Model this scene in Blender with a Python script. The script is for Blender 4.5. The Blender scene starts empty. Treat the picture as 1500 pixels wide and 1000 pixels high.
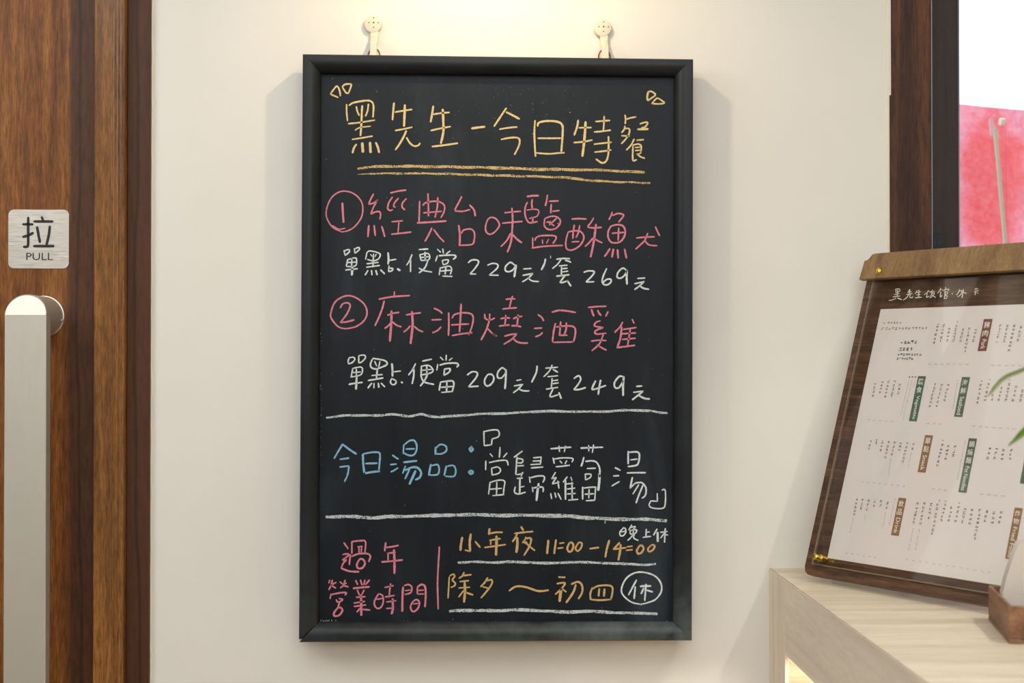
import bpy, bmesh, math, random
from mathutils import Vector, Matrix
random.seed(7)
S = bpy.context.scene
COL = S.collection

# ------------------------------------------------------------------ camera
FPX = 2000.0
YAW, PIT = math.radians(1.43), math.radians(0.573)
CAM = Vector((0, -2.14, 1.35))
FW = Vector((math.sin(YAW) * math.cos(PIT), math.cos(YAW) * math.cos(PIT), math.sin(PIT)))
RT = Vector((math.cos(YAW), -math.sin(YAW), 0))
UP = RT.cross(FW)
cd = bpy.data.cameras.new('camera'); cam = bpy.data.objects.new('camera', cd); COL.objects.link(cam)
cam.matrix_world = Matrix(((RT.x, UP.x, -FW.x, CAM.x), (RT.y, UP.y, -FW.y, CAM.y), (RT.z, UP.z, -FW.z, CAM.z), (0, 0, 0, 1)))
cd.lens = 48; cd.sensor_width = 36; cd.clip_start = .05
cd.dof.use_dof = True; cd.dof.focus_distance = 2.10; cd.dof.aperture_fstop = 4.5
S.camera = cam

# ------------------------------------------------------------------ world, lights, exposure
S.view_settings.view_transform = 'Standard'; S.view_settings.look = 'None'
S.view_settings.gamma = 1; S.view_settings.use_curve_mapping = False
S.view_settings.exposure = 0.0
w = bpy.data.worlds.new('World'); S.world = w; w.use_nodes = True
w.node_tree.nodes['Background'].inputs[0].default_value = (0.93, 0.97, 1, 1)
w.node_tree.nodes['Background'].inputs[1].default_value = 2.2

def light(name, kind, loc, energy, color, size=None, size_y=None, aim=None, **kw):
    l = bpy.data.lights.new(name, kind); o = bpy.data.objects.new(name, l); COL.objects.link(o)
    o.location = loc; l.energy = energy; l.color = color
    if kind == 'AREA':
        l.shape = 'RECTANGLE'; l.size = size; l.size_y = size_y or size
    elif size is not None: l.shadow_soft_size = size
    if aim is not None: o.rotation_euler = (Vector(aim) - Vector(loc)).to_track_quat('-Z', 'Y').to_euler()
    for k, v in kw.items(): setattr(l, k, v)
    return o
LAMP = (.022, -.285, 2.055)
light('wall_spot_lamp', 'SPOT', LAMP, 5.2, (1, .77, .45), .012, None, (.022, 0, 1.84), spot_size=math.radians(150), spot_blend=1.0)
light('overhead_ambient_fill', 'AREA', (-.2, -1.9, 2.57), 28, (.95, .99, 1), 2.2, 1.6, (-.2, -1.9, 0))  # added overhead fill for the room's ambient light, no fixture behind it
light('back_ambient_fill', 'AREA', (.2, -3.7, 2.4), 33, (.95, .99, 1), 2.4, 1.2, (.1, 0, 1.2))  # added fill from behind the camera, supplies ambient light
light('left_fill_light', 'AREA', (-1.75, -1.25, 2.48), 17, (.97, .99, 1), .9, .9, (.9, -.45, .95))  # added fill from the left, brightens menu, counter side and card box
light('counter_fill_spot', 'SPOT', (1.15, -1.05, 2.5), 42, (1, .95, .86), .03, None, (.72, -.62, 1.0), spot_size=math.radians(58), spot_blend=.9)  # added spot to brighten the countertop, no fixture there
light('counter_niche_strip', 'AREA', (.60, -.34, .975), 4.6, (1, .91, .78), .20, .40, (.60, -.20, 0))

# ------------------------------------------------------------------ projection helpers (pixel -> place on a real plane)
def ray(x, y): return FW + RT * ((x - 750) / FPX) + UP * ((500 - y) / FPX)
def onY(x, y, Y=0.0):
    d = ray(x, y); return CAM + d * ((Y - CAM.y) / d.y)
def onZ(x, y, z):
    d = ray(x, y); return CAM + d * ((z - CAM.z) / d.z)

# ------------------------------------------------------------------ mesh helpers
def link(o, parent=None):
    COL.objects.link(o)
    if parent is not None: o.parent = parent
    return o
def wloc(o):
    v = Vector((0, 0, 0))
    while o is not None: v += o.location; o = o.parent
    return v
def tag(o, label=None, cat=None, group=None, kind=None):
    if label: o['label'] = label
    if cat: o['category'] = cat
    if group: o['group'] = group
    if kind: o['kind'] = kind
    return o
def empty(name, loc, label, cat, group=None):
    o = bpy.data.objects.new(name, None); o.empty_display_size = .05; o.location = loc; link(o)
    return tag(o, label, cat, group)
def fin(name, bm, mat, parent=None, smooth=False, label=None):
    """bm is in world coordinates; the object gets its origin at the parent's origin or its own base."""
    me = bpy.data.meshes.new(name)
    bm.verts.ensure_lookup_table()
    if parent is None:
        xs = [v.co for v in bm.verts]
        o0 = Vector(((min(c.x for c in xs) + max(c.x for c in xs)) / 2, (min(c.y for c in xs) + max(c.y for c in xs)) / 2, min(c.z for c in xs)))
    else: o0 = wloc(parent)
    bmesh.ops.recalc_face_normals(bm, faces=bm.faces)
    bmesh.ops.translate(bm, verts=bm.verts, vec=-o0)
    bm.to_mesh(me); bm.free()
    for m in (mat if isinstance(mat, (list, tuple)) else [mat]): me.materials.append(m)
    if smooth:
        for p in me.polygons: p.use_smooth = True
        try: me.set_sharp_from_angle(angle=math.radians(35))
        except Exception: pass
    o = bpy.data.objects.new(name, me)
    if parent is None: o.location = o0
    link(o, parent)
    if label: o['label'] = label
    return o
def box(bm, x0, x1, y0, y1, z0, z1, bev=0, seg=2):
    r = bmesh.ops.create_cube(bm, size=1)
    vs = r['verts']
    for v in vs: v.co = Vector((x0 + (v.co.x + .5) * (x1 - x0), y0 + (v.co.y + .5) * (y1 - y0), z0 + (v.co.z + .5) * (z1 - z0)))
    if bev:
        es = list({e for v in vs for e in v.link_edges})
        bmesh.ops.bevel(bm, geom=es, offset=bev, segments=seg, affect='EDGES', profile=.5)
def prism(bm, pts, vec, bev=0):
    """closed outline pts (3-D) extruded by vec"""
    a = [bm.verts.new(p) for p in pts]; b = [bm.verts.new(Vector(p) + vec) for p in pts]
    n = len(a); fs = [bm.faces.new(a), bm.faces.new(b[::-1])]
    for i in range(n): fs.append(bm.faces.new((a[i], b[i], b[(i + 1) % n], a[(i + 1) % n])))
    if bev:
        es = list(fs[0].edges) + list(fs[1].edges)
        bmesh.ops.bevel(bm, geom=es, offset=bev, segments=2, affect='EDGES', profile=.5)
def lathe(bm, c, axis, prof, n=32, ref=None):
    """prof = [(radius, distance along axis)]"""
    axis = Vector(axis).normalized(); a = axis.orthogonal().normalized(); b = axis.cross(a)
    rings = []
    for r, h in prof:
        rings.append([bm.verts.new(Vector(c) + axis * h + (a * math.cos(2 * math.pi * i / n) + b * math.sin(2 * math.pi * i / n)) * max(r, 1e-5)) for i in range(n)])
    for q in range(len(rings) - 1):
        for i in range(n): bm.faces.new((rings[q][i], rings[q][(i + 1) % n], rings[q + 1][(i + 1) % n], rings[q + 1][i]))
    bm.faces.new(rings[0]); bm.faces.new(rings[-1])
def tube(bm, pts, rad, n=10, closed=False):
    pts = [Vector(p) for p in pts]; rings = []
    m = len(pts)
    for i, p in enumerate(pts):
        if closed: t = pts[(i + 1) % m] - pts[i - 1]
        else: t = pts[min(i + 1, m - 1)] - pts[max(i - 1, 0)]
        t.normalize(); a = t.cross(Vector((.13, .31, .94))).normalized(); b = t.cross(a)
        r = rad[i] if isinstance(rad, (list, tuple)) else rad
        rings.append([bm.verts.new(p + (a * math.cos(2 * math.pi * k / n) + b * math.sin(2 * math.pi * k / n)) * r) for k in range(n)])
    for i in range(m if closed else m - 1):
        for k in range(n): bm.faces.new((rings[i][k], rings[i][(k + 1) % n], rings[(i + 1) % m][(k + 1) % n], rings[(i + 1) % m][k]))
    if not closed: bm.faces.new(rings[0]); bm.faces.new(rings[-1])
NB = bmesh.new

# ------------------------------------------------------------------ materials
def lin(c):
    f = lambda v: v / 12.92 if v <= .04045 else ((v + .055) / 1.055) ** 2.4
    return tuple(f(v / 255) for v in c[:3]) + (1,)
def mat(name, col, rough=.5, metal=0, **kw):
    m = bpy.data.materials.new(name); m.use_nodes = True
    b = m.node_tree.nodes['Principled BSDF']
    b.inputs['Base Color'].default_value = lin(col); b.inputs['Roughness'].default_value = rough; b.inputs['Metallic'].default_value = metal
    for k, v in kw.items(): b.inputs[k.replace('_', ' ')].default_value = v
    return m
class G:
    def __init__(s, m): s.m = m; s.t = m.node_tree; s.b = s.t.nodes['Principled BSDF']
    def n(s, typ, **kw):
        x = s.t.nodes.new(typ)
        for k, v in kw.items(): setattr(x, k, v)
        return x
    def l(s, a, b): s.t.links.new(a, b)
    turn = None
    def coord(s, scale=(1, 1, 1), loc=(0, 0, 0), rot=(0, 0, 0), kind='Object'):
        tc = s.n('ShaderNodeTexCoord'); mp = s.n('ShaderNodeMapping')
        if s.turn:
            m0 = s.n('ShaderNodeMapping'); m0.inputs['Rotation'].default_value = s.turn
            s.l(tc.outputs[kind], m0.inputs[0]); s.l(m0.outputs[0], mp.inputs[0])
            mp.inputs['Scale'].default_value = scale; mp.inputs['Location'].default_value = loc
            return mp.outputs[0]
        mp.inputs['Scale'].default_value = scale; mp.inputs['Location'].default_value = loc; mp.inputs['Rotation'].default_value = rot
        s.l(tc.outputs[kind], mp.inputs[0]); return mp.outputs[0]
    def noise(s, vec, scale, detail=4, rough=.55, dist=0):
        x = s.n('ShaderNodeTexNoise'); x.inputs['Scale'].default_value = scale; x.inputs['Detail'].default_value = detail
        x.inputs['Roughness'].default_value = rough; x.inputs['Distortion'].default_value = dist
        s.l(vec, x.inputs['Vector']); return x.outputs['Fac']
    def ramp(s, fac, stops):
        x = s.n('ShaderNodeValToRGB'); e = x.color_ramp.elements
        while len(e) > 2: e.remove(e[-1])
        for i, (p, c) in enumerate(stops):
            q = e[i] if i < 2 else e.new(p)
            q.position = p; q.color = c if len(c) == 4 else tuple(c) + (1,)
        s.l(fac, x.inputs[0]); return x.outputs[0]
    def mix(s, fac, a, b, mode='MIX'):
        x = s.n('ShaderNodeMix', data_type='RGBA', blend_type=mode)
        for sock, v in ((x.inputs[0], fac), (x.inputs[6], a), (x.inputs[7], b)):
            if isinstance(v, (int, float)): sock.default_value = v
            elif isinstance(v, tuple): sock.default_value = v
            else: s.l(v, sock)
        return x.outputs[2]
    def math(s, op, a, b=None):
        x = s.n('ShaderNodeMath', operation=op)
        for i, v in enumerate((a, b)):
            if v is None: continue
            if isinstance(v, (int, float)): x.inputs[i].default_value = v
            else: s.l(v, x.inputs[i])
        return x.outputs[0]
    def bump(s, h, st, dist=.001):
        x = s.n('ShaderNodeBump'); x.inputs['Strength'].default_value = st; x.inputs['Distance'].default_value = dist
        s.l(h, x.inputs['Height']); s.l(x.outputs[0], s.b.inputs['Normal'])
    def base(s, c): s.l(c, s.b.inputs['Base Color'])

def wood(name, dark, mid, light_, rough=.42, seed=0, along='z', fine=1.0, band=None, contrast=1.0, coarse=5, spec=.5, turn=None):
    """laminate / timber whose grain runs along one axis; band = (x0, x1, width, colour) a darker figured stripe"""
    m = mat(name, mid, rough); g = G(m); g.turn = turn; g.b.inputs['Specular IOR Level'].default_value = spec
    sc = {'z': (1, 1, .045), 'x': (.045, 1, 1), 'y': (1, .045, 1)}[along]
    v = g.coord(sc, (seed * 3.1, seed * 1.7, seed * .77))
    a = g.noise(v, coarse * 8, 5, .6, .6)
    f = g.noise(g.coord({'z': (1, 1, .09), 'x': (.09, 1, 1), 'y': (1, .09, 1)}[along], (seed, seed * 2, 0)), 430 * fine, 3, .75)
    sc2 = {'z': (1, 1, .16), 'x': (.16, 1, 1), 'y': (1, .16, 1)}[along]
    f2 = g.noise(g.coord(sc2, (seed, 0, 0)), 170 * fine, 2, .6)
    c = g.ramp(a, [(.30, lin(dark)), (.5, lin(mid)), (.72, lin(light_))])
    k = g.ramp(f, [(.30, (1 - .45 * contrast,) * 3), (.62, (1.0 + .12 * contrast,) * 3)])
    k2 = g.ramp(f2, [(.34, (1 - .30 * contrast,) * 3), (.55, (1.0, 1.0, 1.0))])
    c = g.mix(1.0, c, k, 'MULTIPLY'); c = g.mix(1.0, c, k2, 'MULTIPLY')
    if band:
        x0, x1, wd, bc = band
        geo = g.n('ShaderNodeNewGeometry'); sp = g.n('ShaderNodeSeparateXYZ'); g.l(geo.outputs['Position'], sp.inputs[0])
        wob = g.math('MULTIPLY', g.math('SUBTRACT', g.noise(g.coord((.2, .2, 1)), 1.6, 2), .5), .05)
        x = g.math('ADD', sp.outputs[0], g.math('MULTIPLY', wob, .25))
        mr = g.n('ShaderNodeMapRange'); g.l(x, mr.inputs[0]); mr.inputs[1].default_value = x0; mr.inputs[2].default_value = x0 + wd
        fac = mr.outputs[0]
        bcol = g.mix(1.0, g.ramp(a, [(.3, tuple(q * .8 for q in lin(bc)[:3]) + (1,)), (.7, lin(bc))]), k2, 'MULTIPLY')
        # one wavy growth line inside the dark stripe
        wv = g.math('ADD', sp.outputs[0], wob)
        dl = g.math('ABSOLUTE', g.math('SUBTRACT', wv, x1))
        lf = g.ramp(dl, [(.0004, (.55, .55, .55)), (.0016, (1, 1, 1))])
        bcol = g.mix(1.0, bcol, lf, 'MULTIPLY')
        c = g.mix(fac, c, bcol)
    g.base(c); g.bump(f, .12, .0004)
    return m

M_wall = mat('painted_wall', (236, 232, 224), .62); g = G(M_wall)
nz = g.noise(g.coord(), 900, 3); g.bump(nz, .05, .0004)
big = g.noise(g.coord(), 3, 3); g.base(g.ramp(big, [(.3, lin((233, 229, 220))), (.7, lin((239, 235, 227)))]))
M_trimw = mat('cream_trim', (240, 230, 208), .5)
M_ceil = mat('ceiling_paint', (238, 236, 230), .7)
M_floor = wood('floor_wood', (120, 98, 76), (150, 124, 98), (172, 146, 118), .4, 3, 'y')
M_backwall = mat('room_wall_paint', (232, 228, 218), .7)
M_door = wood('door_laminate', (100, 58, 32), (144, 90, 44), (178, 122, 62), .40, 1, band=(-.640, -.6205, .008, (92, 58, 38)), spec=.3)
M_caseA = wood('casing_laminate', (112, 70, 38), (142, 94, 46), (176, 120, 60), .27, 2, fine=1.1, spec=.5)
M_caseB = wood('casing_dark_laminate', (78, 50, 36), (94, 62, 44), (106, 72, 50), .42, 5, band=(-.58, -.530, .004, (88, 56, 40)), contrast=.6, spec=.25)
M_frameR = wood('window_frame_laminate', (54, 32, 24), (78, 49, 35), (118, 74, 44), .42, 8, fine=.8, coarse=4, spec=.3)
M_frameR2 = wood('window_post_laminate', (40, 30, 29), (52, 39, 36), (62, 46, 40), .34, 9, contrast=.5)
M_menuwood = wood('menu_board_walnut', (64, 42, 32), (90, 62, 44), (124, 88, 58), .38, 4, 'x', contrast=1.0, coarse=14, turn=(0, 0, math.radians(56.6)))
M_barwood = wood('menu_bar_walnut', (122, 92, 60), (146, 113, 74), (164, 130, 88), .42, 6, 'z', contrast=.6)
M_counter = wood('pale_oak_laminate', (200, 184, 160), (216, 202, 178), (228, 215, 191), .40, 11, 'x', fine=.6, contrast=.28, coarse=3)
M_counterS = wood('pale_oak_laminate_side', (222, 207, 186), (236, 222, 202), (244, 231, 212), .45, 12, 'y', fine=.6, contrast=.14, coarse=3)
M_stile = wood('pale_oak_stile', (214, 198, 176), (228, 213, 191), (240, 227, 206), .45, 13, 'z', fine=.6, contrast=.16, coarse=5)
M_boxwood = wood('card_box_walnut', (104, 68, 44), (140, 98, 68), (160, 118, 84), .5, 14, 'y', contrast=.5)
M_steel = mat('brushed_steel', (222, 218, 208), .34, .72); g = G(M_steel)
st = g.noise(g.coord((1, 1, .02)), 1400, 2)
g.l(g.ramp(st, [(.3, (.36,) * 3), (.7, (.46,) * 3)]), g.b.inputs['Roughness'])
M_plate = mat('brushed_sign_steel', (226, 221, 212), .36, 1.0); g = G(M_plate)
st = g.noise(g.coord((.03, 1, 1)), 1500, 3, .7); g.bump(st, .10, .0002)
g.l(g.ramp(st, [(.3, (.28,) * 3), (.7, (.50,) * 3)]), g.b.inputs['Roughness'])
g.base(g.ramp(st, [(.3, lin((214, 208, 198))), (.7, lin((232, 228, 220)))]))
M_ink = mat('sign_ink', (28, 30, 38), .5)
M_gasket = mat('dark_gap', (24, 20, 18), .8)
M_joint = mat('joint_shadow_gap', (96, 80, 68), .8)
M_alu = mat('window_edge_aluminium', (170, 180, 200), .3, .8)
M_black = mat('black_plastic', (26, 27, 32), .4)
M_white_pl = mat('white_hook_plastic', (226, 216, 194), .32)
M_hole = mat('hook_holes', (120, 100, 60), .6)
M_brass = mat('polished_brass', (222, 190, 74), .25, 1.0)
M_nickel = mat('dull_brass_ring', (120, 84, 46), .35, 1.0)
M_paper = mat('menu_paper', (240, 235, 240), .6)
M_card = mat('white_card', (206, 196, 184), .55)
M_green = mat('leaf_green', (128, 168, 62), .45); g = G(M_green)
g.base(g.ramp(g.noise(g.coord(), 12, 3), [(.3, lin((108, 150, 52))), (.7, lin((158, 188, 92)))]))
M_leaf2 = mat('pale_leaf', (168, 180, 122), .5)
M_pot = mat('grey_ceramic_pot', (150, 146, 140), .5)
M_soil = mat('potting_soil', (58, 44, 34), .9)
def glassy(name, tint, rough=.02, ior=1.45, tr=.86, refl=1.0):
    """clear sheet: transparent + fresnel gloss"""
    m = bpy.data.materials.new(name); m.use_nodes = True; t = m.node_tree; t.nodes.clear()
    o = t.nodes.new('ShaderNodeOutputMaterial'); a = t.nodes.new('ShaderNodeBsdfTransparent'); b = t.nodes.new('ShaderNodeBsdfGlossy')
    mx = t.nodes.new('ShaderNodeMixShader'); fr = t.nodes.new('ShaderNodeFresnel'); fr.inputs[0].default_value = ior
    a.inputs[0].default_value = lin(tint); b.inputs['Roughness'].default_value = rough; b.inputs[0].default_value = (refl, refl, refl, 1)
    ge = t.nodes.new('ShaderNodeNewGeometry'); iv = t.nodes.new('ShaderNodeMath'); iv.operation = 'SUBTRACT'; iv.inputs[0].default_value = 1
    ml = t.nodes.new('ShaderNodeMath'); ml.operation = 'MULTIPLY'; t.links.new(ge.outputs['Backfacing'], iv.inputs[1])
    t.links.new(fr.outputs[0], ml.inputs[0]); t.links.new(iv.outputs[0], ml.inputs[1]); t.links.new(ml.outputs[0], mx.inputs[0]); t.links.new(a.outputs[0], mx.inputs[1]); t.links.new(b.outputs[0], mx.inputs[2]); t.links.new(mx.outputs[0], o.inputs[0])
    return m
M_acry = glassy('clear_acrylic', (250, 249, 246), .03, 1.75)
M_glass = glassy('window_glass', (250, 252, 253), .0, 1.45)
M_acryE = mat('acrylic_edge', (190, 172, 148), .2); M_acryE.node_tree.nodes['Principled BSDF'].inputs['Transmission Weight'].default_value = .7

# chalkboard
M_slate = mat('chalkboard_slate', (42, 46, 48), .46); g = G(M_slate)
a = g.noise(g.coord((1, 1, .35)), 7, 6, .62, .4); b = g.noise(g.coord((1, 1, .12)), 60, 4, .6); c_ = g.noise(g.coord(), 260, 3, .8)
sm = g.ramp(a, [(.34, lin((22, 28, 34))), (.55, lin((29, 35, 40))), (.74, lin((49, 56, 63)))])
sm = g.mix(1.0, sm, g.ramp(b, [(.3, (.9, .9, .9)), (.75, (1.14, 1.14, 1.14))]), 'MULTIPLY')
sp = g.ramp(c_, [(.745, (0, 0, 0)), (.79, (.05, .05, .045))])
g.base(g.mix(1.0, sm, sp, 'ADD'))
g.l(g.ramp(a, [(.35, (.36,) * 3), (.7, (.48,) * 3)]), g.b.inputs['Roughness']); g.b.inputs['Specular IOR Level'].default_value = .17
M_rail = mat('black_satin_frame', (34, 37, 40), .38); g = G(M_rail)
a = g.noise(g.coord(), 9, 5, .62, .5); d = g.noise(g.coord((1, 1, .5)), 70, 4, .7)
geo = g.n('ShaderNodeNewGeometry'); sx = g.n('ShaderNodeSeparateXYZ'); g.l(geo.outputs['Position'], sx.inputs[0])
low = g.n('ShaderNodeMapRange'); g.l(sx.outputs[2], low.inputs[0]); low.inputs[1].default_value = 1.12; low.inputs[2].default_value = .90
rgt = g.n('ShaderNodeMapRange'); g.l(sx.outputs[0], rgt.inputs[0]); rgt.inputs[1].default_value = -.20; rgt.inputs[2].default_value = .34
dust = g.math('MULTIPLY', g.math('MULTIPLY', low.outputs[0], g.math('ADD', g.math('MULTIPLY', rgt.outputs[0], .85), .18)), g.ramp(a, [(.36, (.15,) * 3), (.62, (1,) * 3)]))
dust = g.math('MULTIPLY', dust, g.ramp(d, [(.3, (.6,) * 3), (.7, (1,) * 3)]))
g.base(g.mix(dust, g.ramp(a, [(.3, lin((18, 22, 26))), (.75, lin((28, 33, 37)))]), lin((98, 106, 104))))
g.l(g.ramp(a, [(.3, (.34,) * 3), (.7, (.48,) * 3)]), g.b.inputs['Roughness'])
M_rail.node_tree.nodes['Principled BSDF'].inputs['Specular IOR Level'].default_value = .32
M_railwood = mat('bare_rail_wood', (128, 66, 22), .6)
M_railtip = mat('pale_rail_end', (225, 218, 205), .6)

def chalk(name, col, solid=.42):
    m = bpy.data.materials.new(name); m.use_nodes = True; t = m.node_tree; g = G(m)
    g.b.inputs['Roughness'].default_value = .95; g.b.inputs['Specular IOR Level'].default_value = .1
    n1 = g.noise(g.coord(), 620, 3, .75); n2 = g.noise(g.coord(), 130, 3, .6)
    c = lin(col); g.base(g.ramp(n1, [(.32, tuple(v * .62 for v in c[:3])), (.55, c[:3])]))
    al = g.math('ADD', n1, g.math('MULTIPLY', g.math('SUBTRACT', n2, .5), .45))
    g.l(g.ramp(al, [(solid - .13, (.0,) * 3), (solid, (1,) * 3)]), g.b.inputs['Alpha'])
    return m
C_yel = chalk('yellow_chalk', (232, 206, 148), .30); C_yel2 = chalk('yellow_chalk_rule', (214, 184, 128), .50)
C_pink = chalk('pink_chalk', (226, 136, 154), .32); C_white = chalk('white_chalk', (222, 230, 230), .32)
C_white2 = chalk('white_chalk_rule', (206, 212, 214), .49); C_blue = chalk('blue_chalk', (140, 192, 220), .32)
C_ora = chalk('orange_chalk', (216, 178, 120), .32)

# ------------------------------------------------------------------ room shell
bm = NB(); box(bm, -2.6, 2.3, -4.5, 0, -.1, 0); tag(fin('floor', bm, M_floor), kind='structure')
bm = NB(); box(bm, -2.6, 2.3, -4.5, .12, 2.6, 2.7); tag(fin('ceiling', bm, M_ceil), kind='structure')
bm = NB(); box(bm, -2.7, -2.6, -4.5, .12, 0, 2.6); tag(fin('wall_left', bm, M_backwall), kind='structure')
bm = NB(); box(bm, 2.3, 2.4, -4.5, .12, 0, 2.6); tag(fin('wall_right', bm, M_backwall), kind='structure')
bm = NB(); box(bm, -2.6, 2.3, -4.6, -4.5, 0, 2.6); tag(fin('wall_back', bm, M_backwall), kind='structure')
XL = onY(220, 500).x; XR = onY(1303, 300).x
bm = NB()
box(bm, XL, XR - .0055, 0, .12, 0, 2.6)
box(bm, -2.6, -1.62, 0, .12, 0, 2.6)
box(bm, -1.62, XL, 0, .12, 2.3, 2.6)
tag(fin('wall_front', bm, M_wall), kind='structure')
# cream plaster bead that ends the wall at the window post, and the sealant bead beside the door casing
bm = NB(); box(bm, XR - .0055, XR, -.0025, .12, 0, 2.6, .001)
tag(fin('trim_1', bm, M_trimw), kind='structure')
bm = NB(); pts = []
zz = .0
bmv = []
for i in range(131):
    z = 2.3 * i / 130; wdt = .0016 + .0009 * math.sin(i * 1.3) + random.uniform(-.0003, .0003)
    bmv.append((bm.verts.new((XL - .0008, -.0011, z)), bm.verts.new((XL + wdt, -.0014, z)), bm.verts.new((XL + wdt + .002, -.0, z))))
for i in range(130):
    for k in (0, 1): bm.faces.new((bmv[i][k], bmv[i][k + 1], bmv[i + 1][k + 1], bmv[i + 1][k]))
tag(fin('trim_2', bm, M_trimw), kind='structure')

# door and casing on the left
xA0, xA1 = onY(137, 500, -.024).x, onY(181.5, 500, -.024).x
xB1 = onY(219.5, 500, -.008).x
bm = NB(); box(bm, -1.56, xA0 + .012, -.0, .045, .005, 2.22)
door = fin('door_1', bm, M_door); tag(door, kind='structure')
bm = NB()
# casing front: moulded profile (two fine beads at its right edge), swept up the door
prof = [(xA0, .0), (xA0, -.0225), (xA0 + .0015, -.024)]
wA = xA1 - xA0
for fc in (.655, .775, .885):
    for k in range(7):
        an = math.pi * k / 6; prof.append((xA0 + wA * fc - .0017 * math.cos(an), -.0238 - .0013 * math.sin(an)))
for f_, y in ((.955, -.0232), (.985, -.0215), (1.0, -.0185), (1.0, 0)): prof.append((xA0 + wA * f_, y))
lo = [bm.verts.new((x, y, .0)) for x, y in prof]; hi = [bm.verts.new((x, y, 2.3)) for x, y in prof]
for i in range(len(prof) - 1): bm.faces.new((lo[i], lo[i + 1], hi[i + 1], hi[i]))
bm.faces.new(hi)
tag(fin('trim_3', bm, M_caseA, None, True), kind='structure')
bm = NB(); box(bm, xA1, xB1, -.008, .06, 0, 2.3, .0015)
tag(fin('trim_4', bm, M_caseB), kind='structure')
bm = NB(); box(bm, -1.62, xA1, -.024, .06, 2.22, 2.3, .002); tag(fin('trim_5', bm, M_caseA), kind='structure')

# pull handle, a thing screwed to the door
hx = onY(37.3, 461, -.086).x; hz = onY(37.3, 461, -.086).z; hr = .0309
handle = empty('door_handle', (hx, 0, .55), 'long flat brushed-steel pull handle standing off the brown wooden door', 'handle')
bm = NB()
def outline(r, inset, ztop):
    pts = [(hx - r + inset, .62)]; pts.append((hx - r + inset, hz))
    for i in range(1, 24):
        a = math.pi - math.pi * i / 24; pts.append((hx + (r - inset) * math.cos(a), hz + ztop * math.sin(a)))
    pts += [(hx + r - inset, hz), (hx + r - inset, .62)]
    return pts
back = outline(hr, 0, hr); front = outline(hr, .0006, hr - .0015)
def yf(z): return -.086 + max(0, (z - hz)) / hr * .007
vb = [bm.verts.new((x, -.066, z)) for x, z in back]
vm = [bm.verts.new((x, yf(z) + .001, z)) for x, z in back]
vf = [bm.verts.new((x, yf(z), z)) for x, z in front]
n = len(vb)
for A, B in ((vb, vm), (vm, vf)):
    for i in range(n): bm.faces.new((A[i], A[(i + 1) % n], B[(i + 1) % n], B[i]))
bm.faces.new(vb)
bm.faces.new([vf[0], vf[1], vf[-2], vf[-1]]); bm.faces.new(vf[1:-1])
fin('grip_bar', bm, M_steel, handle)
for z in (hz, .70):
    bm = NB(); lathe(bm, (hx, 0, z), (0, -1, 0), [(.0322, 0), (.0322, .003), (hr, .0035), (hr, .066)], 48)
    fin('mount', bm, M_steel, handle, True)
    bm = NB(); lathe(bm, (hx + hr * .92, -.008, z - .006), (1, 0, -.1), [(.002, 0), (.002, .0036), (.0012, .004)], 12)
    fin('set_screw', bm, M_plate, handle)

# PULL sign
p0 = onY(12, 393, -.0016); p1 = onY(101, 307, -.0016)
sign = empty('pull_sign', ((p0.x + p1.x) / 2, 0, p0.z), 'square brushed-steel sign reading 拉 PULL on the brown door above its handle', 'sign')
def rrect(x0, x1, z0, z1, r, n=7):
    o = []
    for cx, cz, a0 in ((x1 - r, z1 - r, 0), (x0 + r, z1 - r, 90), (x0 + r, z0 + r, 180), (x1 - r, z0 + r, 270)):
        for i in range(n + 1):
            a = math.radians(a0 + 90 * i / n); o.append((cx + r * math.cos(a), cz + r * math.sin(a)))
    return o
bm = NB(); prism(bm, [Vector((x, 0, z)) for x, z in rrect(p0.x, p1.x, p0.z, p1.z, .0085)], Vector((0, -.0016, 0)), .0003)
fin('plate', bm, M_plate, sign)

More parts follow.
